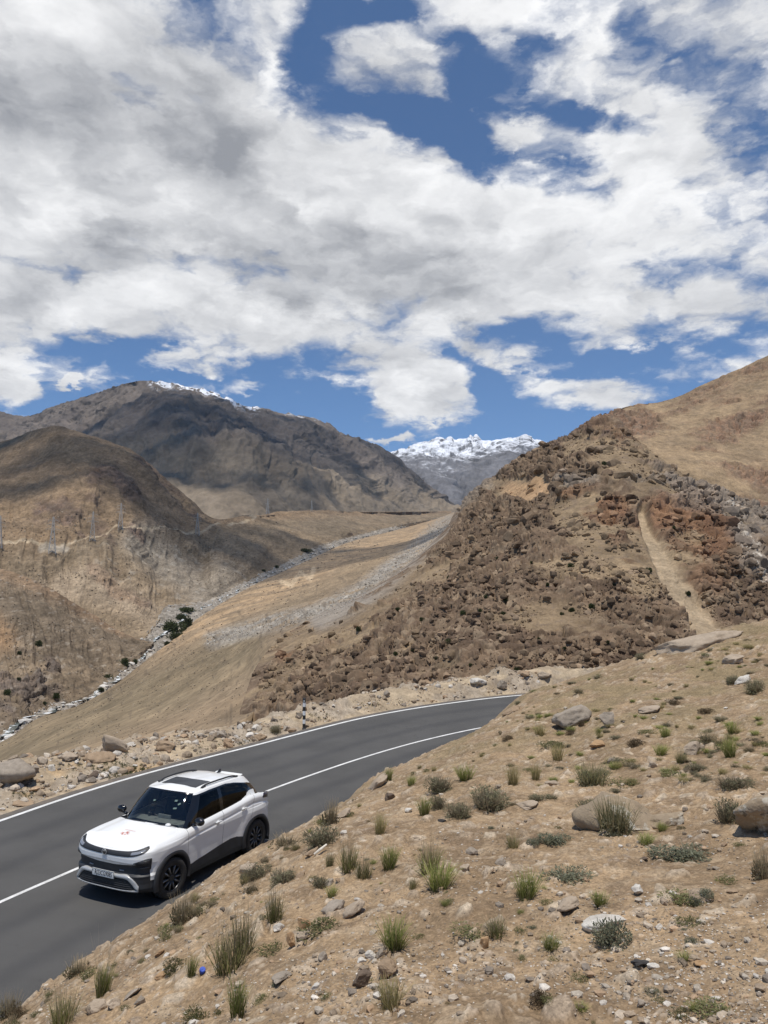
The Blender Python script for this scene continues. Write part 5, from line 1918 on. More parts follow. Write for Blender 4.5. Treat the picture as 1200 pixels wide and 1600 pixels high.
PP, SS_, CC = [], [], []
SPUR_C = o_cols['rocky_spur'][::2, ::2]
nqu = SPUR_C.shape[1] - 1
while len(PP) < 12000:
    u, v = r_.uniform(395, 1200), r_.uniform(670, 1095)
    h_ = BV_SPUR.ray_cast(Vector((0, 0, CAMH)), Vector(ray(np.array(u), np.array(v))).normalized())
    if h_[0] is None:
        continue
    p, d = h_[0], h_[3]
    if near(np.array([[u, v]]), CHUTE, 8, 22)[0] > .2 or near(np.array([[u, v]]), [(700, 812), (640, 870), (560, 935), (500, 968)], 10, 34)[0] > r_.uniform(.1, .9):
        continue
    q = perlin(np.array([[p.x * .11, p.y * .11, p.z * .11]]), 29)[0] + .5 * perlin(np.array([[p.x * .4, p.y * .4, p.z * .4]]), 31)[0]
    if q + r_.uniform(-.25, .25) < -.06:
        continue
    PP.append(p - Vector((0, 0, .0)))
    SS_.append(min(.55, .055 * (1 + r_.pareto(1.55))) * (d / 85) ** .85)
    c_ = SPUR_C[h_[2] // nqu, h_[2] % nqu]
    c_ = c_ * .7 + .3 * np.array([.205, .145, .095]) * (c_.mean() / .15)
    CC.append(c_ * r_.uniform(.62, 1.45) + np.array([.012, .008, .004]) * r_.normal())
while len(PP) < 12170:
    u, v = r_.uniform(410, 1200), r_.uniform(700, 1080)
    h_ = BV_SPUR.ray_cast(Vector((0, 0, CAMH)), Vector(ray(np.array(u), np.array(v))).normalized())
    if h_[0] is None or near(np.array([[u, v]]), CHUTE, 14, 34)[0] > .05:
        continue
    p, d = h_[0], h_[3]
    if perlin(np.array([[p.x * .07, p.y * .07, p.z * .07]]), 33)[0] < .08 or near(np.array([[u, v]]), [(700, 812), (640, 870), (560, 935), (500, 968)], 14, 44)[0] > .1:
        continue
    sz = r_.uniform(.6, 1.5) * (d / 95)
    PP.append(p - Vector((0, 0, sz * .55)))
    SS_.append(sz)
    CC.append(SPUR_C[h_[2] // nqu, h_[2] % nqu] * r_.uniform(.8, 1.1))
BOXY = [rock_np(960 + k, 2, 16) for k in range(12)]
stone_sheet('scree', PP, SS_, np.clip(CC, .03, .8), M_scree, BOXY, 3, .8)

BV_RIVER = grid_bvh(RIVER_G)
BV_BENCHX = grid_bvh(BENCH_G, 2)
PP, SS_, CC = [], [], []
while len(PP) < 1600:
    i_, t_ = r_.integers(20, 560), r_.uniform(.02, .98)
    q = RIVER_G[int(t_ * 39), i_]
    PP.append(Vector(q))
    SS_.append(min(2.2, .35 * (1 + r_.pareto(2.2))))
    CC.append(np.array([(0.50, 0.47, 0.42), (0.40, 0.36, 0.31), (0.30, 0.26, 0.22), (0.58, 0.55, 0.50)][r_.integers(4)]) * r_.uniform(.85, 1.1))
stone_sheet('river_stones', PP, SS_, CC, M_scree, LOW, 4, .6)

# pale scree fan beside the spur
PP, SS_, CC = [], [], []
while len(PP) < 1900:
    k = r_.integers(0, 5)
    L_ = [(690, 822), (640, 868), (560, 928), (500, 957), (420, 976), (320, 1003)]
    t_ = r_.random()
    u = L_[k][0] * (1 - t_) + L_[k + 1][0] * t_ + r_.normal(0, 7)
    v = L_[k][1] * (1 - t_) + L_[k + 1][1] * t_ + r_.normal(0, 5)
    h_ = [cast(b_, u, v) for b_ in (BV_BENCHX, BV_SPUR)]
    h_ = [q for q in h_ if q[0] is not None]
    if not h_:
        continue
    p, n, d = min(h_, key=lambda q: q[2])
    PP.append(p)
    SS_.append(min(1.6, .5 * (1 + r_.pareto(2.4))) * d / 1202 * 1.1)
    CC.append(np.array([(0.40, 0.365, 0.31), (0.30, 0.265, 0.22), (0.22, 0.19, 0.155), (0.46, 0.42, 0.36)][r_.integers(4)]) * r_.uniform(.85, 1.1))
stone_sheet('scree_fan', PP, SS_, CC, M_scree, BOXY, 8, .75)

# stones lying on the slopes across the valley
BV_BENCH = BV_BENCHX
BV_NEAR = grid_bvh(NEARHILL_G, 2)
PP, SS_, CC = [], [], []
while len(PP) < 6500:
    u, v = r_.uniform(0, 720), r_.uniform(800, 1170)
    h_ = [cast(b_, u, v) for b_ in (BV_BENCH, BV_NEAR, BV_HILL)]
    h_ = [q for q in h_ if q[0] is not None]
    if not h_:
        continue
    p, n, d = min(h_, key=lambda q: q[2])
    if d < 45 or d > 1300:
        continue
    if perlin(np.array([[u * .012, v * .025, 3.0]]), 39)[0] + r_.uniform(-.5, .5) < .05:
        continue
    PP.append(p)
    SS_.append(min(1.8, .62 * (1 + r_.pareto(2.6))) * d / 1202 * .8)
    CC.append(np.array([(0.13, 0.10, 0.07), (0.17, 0.13, 0.09), (0.10, 0.08, 0.06), (0.36, 0.30, 0.23), (0.22, 0.17, 0.12)][r_.integers(5)]) * r_.uniform(.85, 1.12))
stone_sheet('hill_stones', PP, SS_, CC, M_scree, LOW, 6, .8)

# ------------------------------------------------------------------ striped edge posts
K_pw = plain('white_post_paint', (0.78, 0.77, 0.74), .5, var=.08)
K_pb = plain('black_post_paint', (0.02, 0.02, 0.02), .5)


def edge_post(p, label, h=1.0, r=.055):
    t = thing('edge_post', label, 'post', p, group='striped road posts')
    bm = bmesh.new()
    add_lathe(bm, [(r * 1.25, -.25), (r * 1.25, .03), (r, .04)], 20, 'z')
    bm_obj('foot', bm, K_pb, t)
    n = 7
    for k in range(n):
        bm = bmesh.new()
        z0, z1 = .04 + (h - .04) * k / n, .04 + (h - .04) * (k + 1) / n
        prof = [(r, z0), (r, z1)]
        if k == n - 1:
            prof += [(r * .85, z1 + .012), (.001, z1 + .015)]
        add_lathe(bm, prof, 20, 'z')
        bm_obj('band', bm, K_pw if k % 2 else K_pb, t)
    bm = bmesh.new()
    add_box(bm, (0, -r - .004, h - .10), (.05, .008, .07), bevel=.002)
    bm_obj('reflector', bm, K_silver, t)
    return t


p, n, d = cast(BV_VERGE, 475, 1139)
edge_post(p, 'black and white banded post at the outer edge line of the road', 45 * d / F)
p = at(912, 1059, 44.0)
z_, _n = drop(BV_VERGE, p[0], p[1])
edge_post(Vector((p[0], p[1], p[2] - .35)), 'distant black and white post showing over the hillside at the bend', 1.0)

# ------------------------------------------------------------------ pylons on the west side of the valley
K_steel = plain('galvanised_steel', (0.42, 0.41, 0.39), .7, .0)


def lattice_tower():
    t = thing('pylon', 'x', 'pylon', group='pylons along the hill track')
    H_ = 38.0
    wd_ = lambda z: 3.4 * (1 - z / 26.0) + 1.1 * z / 26.0 if z < 26 else 1.1 - .7 * (z - 26) / 12
    bm = bmesh.new()
    for sx in (-1, 1):
        for sy in (-1, 1):
            add_tube(bm, [(sx * wd_(z), sy * wd_(z), z) for z in (0, 13, 26, 38)], .28, 4)
    levels = [0, 6, 11.5, 16.5, 21, 25, 28.5, 32, 35, 38]
    for a, b_ in zip(levels[:-1], levels[1:]):
        for ax in (0, 1):
            for sg_ in (-1, 1):
                pa = lambda s_, z: (s_ * wd_(z), sg_ * wd_(z), z) if ax == 0 else (sg_ * wd_(z), s_ * wd_(z), z)
                add_tube(bm, [pa(-1, a), pa(1, b_)], .15, 4)
                add_tube(bm, [pa(1, a), pa(-1, b_)], .15, 4)
                add_tube(bm, [pa(-1, b_), pa(1, b_)], .09, 4)
    bm_obj('tower_frame', bm, K_steel, t, False)
    for z, l in ((25, 6.5), (29.5, 5.6), (34, 4.6)):
        bm = bmesh.new()
        for s_ in (-1, 1):
            for sy in (-1, 1):
                add_tube(bm, [(s_ * wd_(z), sy * wd_(z), z), (s_ * l, 0, z + .3)], .10, 4)
                add_tube(bm, [(s_ * wd_(z), sy * wd_(z), z + 1.8), (s_ * l, 0, z + .3)], .09, 4)
            add_tube(bm, [(s_ * l, 0, z + .3), (s_ * l, 0, z - 1.8)], .10, 5)
        bm_obj('cross_arm', bm, K_steel, t, False)
    return t


def dup(root, loc, rotz, scale, label):
    r = root.copy()
    COL.objects.link(r)
    r.location = loc
    r.rotation_euler = (0, 0, rotz)
    r.scale = scale
    r['label'] = label
    for ch in list(root.children):
        c = ch.copy()
        COL.objects.link(c)
        c.parent = r
    return r


py0 = None
for u, v, hp, lb_ in [
    (81, 866, 54, 'tall pylon standing on the pale scraped pad on the left hill'),
    (144, 846, 44, 'pylon with a dark braced base just right of the one on the pale pad'),
    (188, 829, 41, 'pylon at the top of the track under the dark rocky knob'),
    (308, 837, 35, 'pylon alone at the right shoulder of the brown hill beside the track'),
    (364, 806, 24, 'small pylon above the end of the hill track'),
    (418, 804, 25, 'small pylon right of the one above the track end'),
    (563, 795, 22, 'faint far pylon by zigzag tracks near the foot of the dark mountain'),
    (487, 799, 17, 'faintest far pylon on the flat between the brown hill and zigzag tracks'),
    (-2, 857, 46, 'pylon at the left edge of the photo, half cut off')]:
    p, n, d = cast(BV_HILL, u, v)
    if p is None:
        continue
    s_ = hp * d / F / 38.0
    if py0 is None:
        py0 = lattice_tower()
        py0.location, py0.rotation_euler, py0.scale = p, (0, 0, .5), (s_,) * 3
        py0['label'] = lb_
    else:
        dup(py0, p, .5 + .25 * math.sin(u), (s_,) * 3, lb_)

# ------------------------------------------------------------------ litter
p, n, d = cast(BV_SLOPE, 316, 1521)
bm = bmesh.new()
add_lathe(bm, [(.001, 0), (.02, 0), (.021, .003), (.021, .024), (.018, .028), (.001, .028)], 24, 'z')
me = bpy.data.meshes.new('bottle_cap')
bm.to_mesh(me)
bm.free()
me.materials.append(plain('blue_plastic', (0.02, 0.07, 0.45), .35))
t = thing('bottle_cap', 'small bright blue bottle cap on the sand under the tall spiky tufts', 'bottle cap', p + Vector((0, 0, .012)), (.5, .2, 0), None, me)
t.scale = (1.1, 1.1, 1.1)
p, n, d = cast(BV_SLOPE, 500, 1336)
q, n2, d2 = cast(BV_SLOPE, 490, 1337)
a_, b_ = cast(BV_SLOPE, 491, 1338)[0], cast(BV_SLOPE, 510, 1329)[0]
bm = bmesh.new()
add_tube(bm, [a_ - p + Vector((0, 0, .02)), Vector((0, .01, .05)), b_ - p + Vector((0, 0, .06))], [.012, .015, .010], 8)
me = bpy.data.meshes.new('stick')
bm.to_mesh(me)
bm.free()
me.materials.append(plain('bleached_wood', (0.68, 0.62, 0.52), .8, var=.2))
thing('stick', 'bleached white stick lying on the bank behind the car', 'stick', p, (0, 0, 0), None, me)
# ------------------------------------------------------------------ plants
def leaf_mat(name, transl=.42):
    m, nt, b = new_mat(name)
    col = nt.n('ShaderNodeVertexColor', layer_name='Col').outputs[0]
    oi = nt.n('ShaderNodeObjectInfo')
    f = nt.ramp(oi.outputs['Random'], 0, 1, .85, 1.4, False)
    s_ = nt.n('ShaderNodeVectorMath', operation='SCALE')
    nt.l(col, s_.inputs[0])
    nt.l(f, s_.inputs['Scale'])
    nt.l(s_.outputs[0], b.inputs['Base Color'])
    b.inputs['Roughness'].default_value = .7
    b.inputs['Specular IOR Level'].default_value = .2
    tr = nt.n('ShaderNodeBsdfTranslucent')
    nt.l(s_.outputs[0], tr.inputs[0])
    mx = nt.n('ShaderNodeMixShader')
    mx.inputs[0].default_value = transl
    nt.l(b.outputs[0], mx.inputs[1])
    nt.l(tr.outputs[0], mx.inputs[2])
    nt.l(mx.outputs[0], nt.t.nodes['Material Output'].inputs[0])
    return m


M_leaf = leaf_mat('grass_blades')


def blades(n, seed, height, spread, base_r, width, c0, c1, droop=.4, seg=5, hv=.35, straw=.0, lean=(0, 0)):
    """n curved ribbons: arrays V, F, col"""
    r = np.random.default_rng(seed)
    a = r.uniform(0, 2 * math.pi, n)
    br = base_r * np.sqrt(r.uniform(0, 1, n))
    ba = r.uniform(0, 2 * math.pi, n)
    p0 = np.stack([br * np.cos(ba), br * np.sin(ba), -.02 * np.ones(n)], 1)
    L = height * (1 - hv * r.uniform(0, 1, n) ** 1.3)
    out = np.abs(r.normal(0, 1, n)) * spread * .6 + .04
    dirs = np.stack([np.cos(a) * out + lean[0] + p0[:, 0] / max(base_r, .01) * spread * .35, np.sin(a) * out + lean[1] + p0[:, 1] / max(base_r, .01) * spread * .35, np.ones(n)], 1)
    dirs /= np.linalg.norm(dirs, axis=1, keepdims=True)
    t = np.linspace(0, 1, seg + 1)
    bend = np.stack([np.cos(a), np.sin(a), -np.ones(n) * 1.1], 1) * (droop * r.uniform(.2, 1, n))[:, None]
    C = p0[:, None] + dirs[:, None] * (t[None, :, None] * L[:, None, None]) + bend[:, None] * ((t ** 2.2)[None, :, None] * L[:, None, None] * .5)
    sd = np.stack([-np.sin(a + r.uniform(-1, 1, n)), np.cos(a), np.zeros(n)], 1)
    w = width * (1 - t ** 2 * .85)[None, :, None] * (.7 + .6 * r.uniform(0, 1, n))[:, None, None]
    A, B = C - sd[:, None] * w, C + sd[:, None] * w
    V = np.stack([A, B], 2).reshape(-1, 3)
    k = np.arange(n)[:, None] * (seg + 1) * 2 + np.arange(seg)[None] * 2
    Fq = np.stack([k, k + 1, k + 3, k + 2], -1).reshape(-1, 4)
    tc = np.broadcast_to(t[None, :, None], (n, seg + 1, 2)).reshape(-1)
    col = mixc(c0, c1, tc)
    st = (r.uniform(0, 1, n) < straw).astype(float)
    col = mixc(col, np.array([.40, .32, .19]) * np.ones_like(col), np.repeat(st, (seg + 1) * 2) * .9)
    col = col * np.repeat(r.uniform(.75, 1.2, n), (seg + 1) * 2)[:, None]
    return V, Fq, col


def sprigs(n, seed, rad, h, leaf, c0, c1, lumps=5, flat=1.0):
    """twiggy cushion: leaf-sized quads through several overlapping mounds"""
    r = np.random.default_rng(seed)
    lc = np.stack([r.uniform(-.62, .62, lumps) * rad, r.uniform(-.62, .62, lumps) * rad, r.uniform(.18, .45, lumps) * h], 1)
    lr = r.uniform(.40, .68, lumps)
    k = r.integers(0, lumps, n)
    d = r.normal(size=(n, 3))
    d /= np.linalg.norm(d, axis=1, keepdims=True)
    q = r.uniform(.35, 1, n) ** .5
    P = lc[k] + d * (q * lr[k])[:, None] * np.array([rad, rad, h * .95])
    P[:, 2] = np.abs(P[:, 2]) * flat
    ax = r.normal(size=(n, 3)) * .6 + d * .8 + np.array([0, 0, .5])
    ax /= np.linalg.norm(ax, axis=1, keepdims=True)
    sd = np.cross(ax, r.normal(size=(n, 3)))
    sd /= np.linalg.norm(sd, axis=1, keepdims=True)
    L = leaf * r.uniform(.6, 1.5, n)[:, None]
    w = leaf * .22 * r.uniform(.7, 1.3, n)[:, None]
    V = np.stack([P - sd * w, P + sd * w, P + ax * L + sd * w * .6, P + ax * L - sd * w * .6], 1).reshape(-1, 3)
    Fq = np.arange(n * 4).reshape(-1, 4)
    cc = mixc(c0, c1, r.uniform(0, 1, n))
    return V, Fq, np.repeat(cc, 4, 0)


def twigs(n, seed, rad, h, width, c):
    V, Fq, col = blades(n, seed, h, 1.1, rad * .25, width, c, c, .1, 3, .5)
    return V, Fq, col


def join(*parts):
    Vs, Fs, Cs, b = [], [], [], 0
    for V, Fq, c in parts:
        Vs.append(V)
        Fs.append(Fq + b)
        Cs.append(c)
        b += len(V)
    return np.concatenate(Vs), np.concatenate(Fs), np.concatenate(Cs)


def plant_mesh(name, arrs):
    V, Fq, c = arrs
    me = np_mesh(name, V, Fq, np.clip(c, .005, .9), smooth=True)
    me.materials.append(M_leaf)
    return me


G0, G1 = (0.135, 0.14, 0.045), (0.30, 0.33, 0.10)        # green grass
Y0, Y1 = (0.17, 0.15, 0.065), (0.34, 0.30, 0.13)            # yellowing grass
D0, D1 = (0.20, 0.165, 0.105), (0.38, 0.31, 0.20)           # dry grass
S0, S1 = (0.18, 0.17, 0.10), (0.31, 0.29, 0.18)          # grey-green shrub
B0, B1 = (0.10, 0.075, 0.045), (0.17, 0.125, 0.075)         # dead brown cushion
TW = (0.24, 0.20, 0.135)                                    # bleached twigs
LIB = {}
for k in range(4):
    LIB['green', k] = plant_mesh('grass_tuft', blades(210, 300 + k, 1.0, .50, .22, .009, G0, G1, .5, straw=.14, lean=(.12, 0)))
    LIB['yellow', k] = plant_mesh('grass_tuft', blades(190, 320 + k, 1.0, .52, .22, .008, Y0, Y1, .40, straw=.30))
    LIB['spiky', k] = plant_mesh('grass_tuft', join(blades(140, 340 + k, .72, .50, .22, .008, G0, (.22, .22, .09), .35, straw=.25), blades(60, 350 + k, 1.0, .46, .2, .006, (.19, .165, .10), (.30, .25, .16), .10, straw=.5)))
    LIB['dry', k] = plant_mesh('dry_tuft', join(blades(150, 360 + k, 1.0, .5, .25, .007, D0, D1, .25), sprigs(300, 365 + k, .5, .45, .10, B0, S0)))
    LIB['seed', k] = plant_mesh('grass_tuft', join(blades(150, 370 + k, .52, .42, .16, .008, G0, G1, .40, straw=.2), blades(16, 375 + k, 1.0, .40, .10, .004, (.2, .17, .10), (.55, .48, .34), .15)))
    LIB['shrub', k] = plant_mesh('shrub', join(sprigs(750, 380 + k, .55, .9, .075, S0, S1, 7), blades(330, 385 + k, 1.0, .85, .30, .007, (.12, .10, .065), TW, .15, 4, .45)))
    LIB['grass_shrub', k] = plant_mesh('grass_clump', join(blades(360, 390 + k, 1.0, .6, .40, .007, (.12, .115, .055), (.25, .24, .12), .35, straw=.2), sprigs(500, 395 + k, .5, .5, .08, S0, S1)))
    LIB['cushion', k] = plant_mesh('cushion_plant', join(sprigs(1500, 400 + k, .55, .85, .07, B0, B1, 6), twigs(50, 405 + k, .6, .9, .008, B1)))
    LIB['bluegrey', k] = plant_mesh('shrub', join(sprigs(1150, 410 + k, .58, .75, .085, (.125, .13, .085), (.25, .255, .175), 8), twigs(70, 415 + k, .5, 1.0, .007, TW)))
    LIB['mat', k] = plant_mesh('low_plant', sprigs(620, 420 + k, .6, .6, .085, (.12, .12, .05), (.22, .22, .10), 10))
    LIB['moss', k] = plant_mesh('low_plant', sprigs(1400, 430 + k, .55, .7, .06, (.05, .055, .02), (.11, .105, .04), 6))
_used = {}


def plant(kind, u, v, w, h, label, bv=None, group=None, cat=None, name=None, var=None):
    p, n, d = cast(bv or BV_SLOPE, u, v)
    if p is None:
        return
    k = _used.get(kind, 0) if var is None else var
    _used[kind] = k + 1
    me = LIB[kind, k % 4]
    sw, sh = w * d / F * .78, h * d / F * (.80 if kind in ('shrub', 'dry') else .92)
    nm = name or me.name.split('.')[0]
    c_ = cat or {'grass_tuft': 'grass tuft', 'dry_tuft': 'grass tuft', 'grass_clump': 'grass clump', 'cushion_plant': 'plant', 'low_plant': 'plant', 'shrub': 'shrub'}[nm]
    o = thing(nm, label, c_, (p.x, p.y + sw * .15, p.z - .01), (-n.y * .15, n.x * .15, RNG.uniform(0, 6.28)), group, me)
    z2, n2 = drop(bv or BV_SLOPE, o.location.x, o.location.y)
    if z2 is not None:
        o.location.z = z2.z - .012
    o.scale = (sw, sw, sh)
    return o


HP = [
    # lower bank
    ('seed', 157, 1560, 60, 105, 'tall green tuft with pale seed stalks standing against the asphalt in the lower left'),
    ('spiky', 95, 1606, 72, 62, 'spiky green tuft in the bottom left corner'),
    ('dry', 118, 1524, 40, 34, 'dry grey cushion on the bank edge left of the seed-stalk tuft'),
    ('dry', 12, 1590, 40, 46, 'thin dry stalks at the extreme lower left of the bank edge'),
    ('dry', 285, 1444, 46, 62, 'pale dry tuft on the bank edge in front of the front wheel'),
    ('moss', 270, 1518, 46, 20, 'dark moss cushion above the orange-tan stone'),
    ('green', 297, 1528, 26, 40, 'small upright tuft between the moss cushion and the bottle cap'),
    ('cushion', 27, 1592, 30, 18, 'dead brown cushion in the bottom left corner of the bank'),
    ('spiky', 355, 1524, 105, 82, 'big spreading spiky tuft right of the blue bottle cap'),
    ('spiky', 378, 1497, 66, 92, 'tall spiky tuft behind the big spreading one'),
    ('spiky', 428, 1442, 56, 62, 'spiky tuft upslope of the white stone'),
    ('green', 370, 1585, 48, 62, 'fresh green tuft below the big spreading spiky one'),
    ('mat', 410, 1565, 26, 16, 'greyish sprig right of the fresh green tuft'),
    ('moss', 303, 1594, 44, 22, 'leafy dark green plant at the bottom edge'),
    ('moss', 340, 1586, 20, 12, 'tiny leafy plant between the leafy dark one and the fresh tuft'),
    ('mat', 430, 1489, 56, 16, 'low green strip of herbs below the narrow upright stone'),
    ('mat', 498, 1458, 66, 24, 'low green patch around the pale leaning stone'),
    # middle
    ('green', 615, 1486, 70, 58, 'dense bright green clump in the lower middle of the slope'),
    ('yellow', 610, 1580, 64, 54, 'yellowish tuft at the bottom beside the dark pyramid-shaped stone'),
    ('spiky', 778, 1466, 64, 38, 'spreading dark grass patch right of the dense green clump'),
    ('mat', 735, 1470, 54, 14, 'thin creeping herb left of the spreading dark grass patch'),
    ('green', 862, 1486, 44, 26, 'small tuft above the two grey stones in the lower right'),
    ('mat', 820, 1498, 18, 12, 'tiny sprig left of the small tuft above the grey stones'),
    ('cushion', 846, 1573, 34, 28, 'round dark brown cushion near the bottom edge'),
    ('bluegrey', 953, 1478, 58, 48, 'blue-grey shrub in front of the weathered whitish rock'),
    ('green', 1072, 1502, 30, 20, 'small bright green sprout above the orange-tan stone'),
    ('mat', 1080, 1446, 40, 18, 'sparse herb on bare sand at the right'),
    ('mat', 1065, 1590, 32, 18, 'low sprout at the bottom edge right'),
    ('mat', 1072, 1410, 66, 22, 'wide sparse herb above the white pebble'),
    ('green', 940, 1416, 40, 28, 'short tuft behind the blue-grey shrub'),
    ('mat', 1130, 1585, 70, 22, 'sparse green herbs in the bottom right corner'),
    # crest behind the car
    ('dry', 518, 1288, 34, 58, 'dry brown upright tuft on the bank edge behind the car'),
    ('shrub', 502, 1320, 62, 40, 'grey dry shrub on the bank right of the car'),
    ('dry', 445, 1324, 52, 30, 'dry shrub on the bank edge just right of the rear wheel'),
    ('yellow', 593, 1304, 36, 42, 'pale green tuft on bare sand beyond the big crest shrub'),
    ('spiky', 545, 1364, 62, 60, 'tall twin-stemmed spiky tuft right of the white stick'),
    ('spiky', 568, 1374, 50, 44, 'lower spiky tuft in front of the twin-stemmed one'),
    ('green', 608, 1360, 44, 46, 'green tuft midway between the spiky pair and the large two-lobed clump'),
    ('spiky', 515, 1354, 28, 34, 'small spiky tuft touching the white stick'),
    ('shrub', 398, 1374, 48, 28, 'grey shrub by the pale upright stone near the rear wheel'),
    ('shrub', 442, 1380, 48, 26, 'grey shrub below the dry bank edge'),
    ('shrub', 500, 1386, 34, 22, 'small grey shrub below the white stick'),
    ('spiky', 645, 1390, 30, 28, 'thin tuft left of the large two-lobed clump'),
    ('green', 518, 1402, 26, 24, 'short tuft upslope of the half-buried grey-pink rock'),
    ('dry', 392, 1396, 30, 26, 'dry stubble right above the tall spiky tufts'),
    # upper middle
    ('green', 608, 1219, 22, 28, 'small green tuft on the bank edge above the long pale ledge'),
    ('green', 642, 1228, 22, 22, 'small green tuft right of the one above the ledge'),
    ('green', 728, 1220, 46, 36, 'green tuft near the end of the centre line'),
    ('yellow', 802, 1228, 36, 42, 'yellow-green tuft above the big grey shrub'),
    ('green', 663, 1274, 34, 38, 'short green tuft left of the grey shrubs'),
    ('shrub', 684, 1264, 30, 30, 'greyish shrub leaning on the short green tuft'),
    ('shrub', 688, 1238, 48, 32, 'grey dry shrub upslope of the short green tuft'),
    ('shrub', 718, 1278, 46, 34, 'grey shrub left half of the big pair'),
    ('shrub', 764, 1264, 70, 46, 'big rounded grey shrub, right half of the big pair'),
    ('yellow', 838, 1219, 26, 32, 'narrow yellow-green tuft upslope of the low cushions'),
    ('spiky', 672, 1364, 74, 62, 'large two-lobed clump, upper lobe, in the middle of the slope'),
    ('green', 688, 1392, 74, 54, 'large two-lobed clump, lower lobe with bright blades'),
    ('spiky', 802, 1326, 36, 36, 'thin wispy tuft alone above the long green tuft'),
    ('green', 824, 1406, 58, 56, 'long green tuft leaning left beside a twisted dry root'),
    ('shrub', 840, 1252, 34, 16, 'low grey cushion above the long pale flat stone'),
    ('shrub', 862, 1248, 24, 12, 'small grey cushion right of the low grey one'),
    ('bluegrey', 872, 1316, 50, 20, 'blue-grey low shrub left of the white angular stone'),
    ('bluegrey', 833, 1318, 24, 11, 'small blue-grey mat right of the thin wispy tuft'),
    ('bluegrey', 893, 1376, 76, 26, 'wide blue-grey patch left of the white cone-shaped stone'),
    # right
    ('grass_shrub', 928, 1227, 56, 42, 'bushy green clump upslope of the lichen-stained boulder'),
    ('grass_shrub', 964, 1302, 66, 64, 'big grass clump growing in front of the lichen-stained boulder'),
    ('shrub', 922, 1268, 44, 26, 'grey shrub at the left end of the lichen-stained boulder'),
    ('bluegrey', 955, 1307, 28, 11, 'small grey mat at the foot of the big grass clump'),
    ('green', 1010, 1321, 38, 24, 'low grass tuft below the dark burrow'),
    ('green', 1036, 1299, 24, 18, 'sprig growing in the dark burrow'),
    ('bluegrey', 1075, 1340, 92, 28, 'long spreading grey-green shrub on bare sand at the right'),
    ('shrub', 1142, 1284, 50, 46, 'dark green shrub left of the rough reddish boulder'),
    ('shrub', 1182, 1296, 44, 28, 'low dark shrub at the foot of the rough reddish boulder'),
    ('mat', 1143, 1378, 38, 13, 'sparse grey sprigs near the right edge'),
    ('dry', 1196, 1374, 40, 66, 'stalky dry shrub cut by the right edge'),
    ('mat', 985, 1226, 60, 12, 'low green strip above the lichen-stained boulder'),
    ('mat', 1050, 1212, 46, 14, 'small green patch above the dark burrow'),
    ('shrub', 1150, 1232, 60, 24, 'grey-green spread above the rough reddish boulder'),
    # upper right
    ('yellow', 872, 1189, 36, 32, 'bright yellow-green tuft below the large grey boulder'),
    ('yellow', 845, 1150, 34, 24, 'sparse tuft left of the large grey boulder'),
    ('mat', 862, 1168, 40, 16, 'olive tuft right above the bright yellow-green one'),
    ('green', 936, 1148, 18, 18, 'little tuft under the leaning grey stone'),
    ('cushion', 993, 1166, 34, 15, 'dark grey-green cushion in the upper slope'),
    ('green', 1041, 1152, 28, 22, 'green tuft left of the half-buried pale stone'),
    ('green', 1034, 1181, 32, 24, 'loose green tuft below the one left of the half-buried pale stone'),
    ('spiky', 1066, 1193, 34, 28, 'dark loose tuft below the half-buried pale stone'),
    ('green', 1143, 1184, 34, 42, 'tall green tuft near the right edge with a pale dry top'),
    ('green', 1146, 1146, 28, 26, 'green tuft upslope of the tall one near the right edge'),
    ('dry', 1108, 1160, 40, 26, 'straw-coloured tuft between the pale stone and the tall tuft'),
    ('shrub', 1182, 1081, 34, 28, 'round grey-green bush at the right edge'),
    ('shrub', 1146, 1068, 22, 18, 'small dark bush left of the whitish rock'),
    ('shrub', 1001, 1030, 16, 14, 'bush on the skyline at the left end of the pale slab'),
    ('cushion', 1105, 1114, 28, 10, 'flat dark cushion on the upper slope'),
    ('cushion', 794, 1156, 26, 10, 'flat dark cushion by the end of the centre line'),
    ('cushion', 910, 1134, 14, 12, 'dark tussock at the right foot of the large grey boulder'),
    ('cushion', 891, 1149, 16, 12, 'dark tussock in front of the large grey boulder'),
    ('cushion', 1053, 1100, 22, 9, 'small brown cushion left of the flat dark one'),
    ('dry', 905, 1082, 24, 14, 'dry tuft on the skyline near the distant post'),
]
for q in HP:
    plant(*q)

# many low tufts that look alike on the upper slope
for i in range(200):
    for _ in range(40):
        u, v = RNG.uniform(790, 1215), RNG.uniform(985, 1260)
        p, n, d = cast(BV_SLOPE, u, v)
        if p is not None and 9 < d < 24 and perlin(np.array([[p.x * .55, p.y * .55, 7.0]]), 49)[0] + RNG.uniform(-.2, .2) > .0:
            break
    else:
        continue
    kd = ['mat', 'shrub', 'dry', 'green', 'yellow', 'yellow', 'green'][RNG.integers(7)]
    s_ = RNG.uniform(.08, .22) * F / d
    plant(kd, u, v, s_ * RNG.uniform(1.0, 1.7), s_ * RNG.uniform(.4, .7), 'low scrubby tuft among many on the upper right slope', None, 'low tufts on the upper slope', 'tuft', 'low_tuft', RNG.integers(4))
for i in range(70):
    for _ in range(20):
        u, v = RNG.uniform(150, 1215), RNG.uniform(1260, 1600)
        p, n, d = cast(BV_SLOPE, u, v)
        if p is not None and d_road(np.array([[p.x, p.y]]))[0] > .6 and RNG.random() < .8:
            break
    else:
        continue
    s_ = RNG.uniform(.03, .09) * F / d
    plant(['mat', 'mat', 'green', 'bluegrey', 'moss'][RNG.integers(5)], u, v, s_ * 1.3, s_ * .8, 'tiny sprout scattered on the bare sand of the lower slope', None, 'tiny sprouts on the sand', 'sprout', 'sprout', RNG.integers(4))
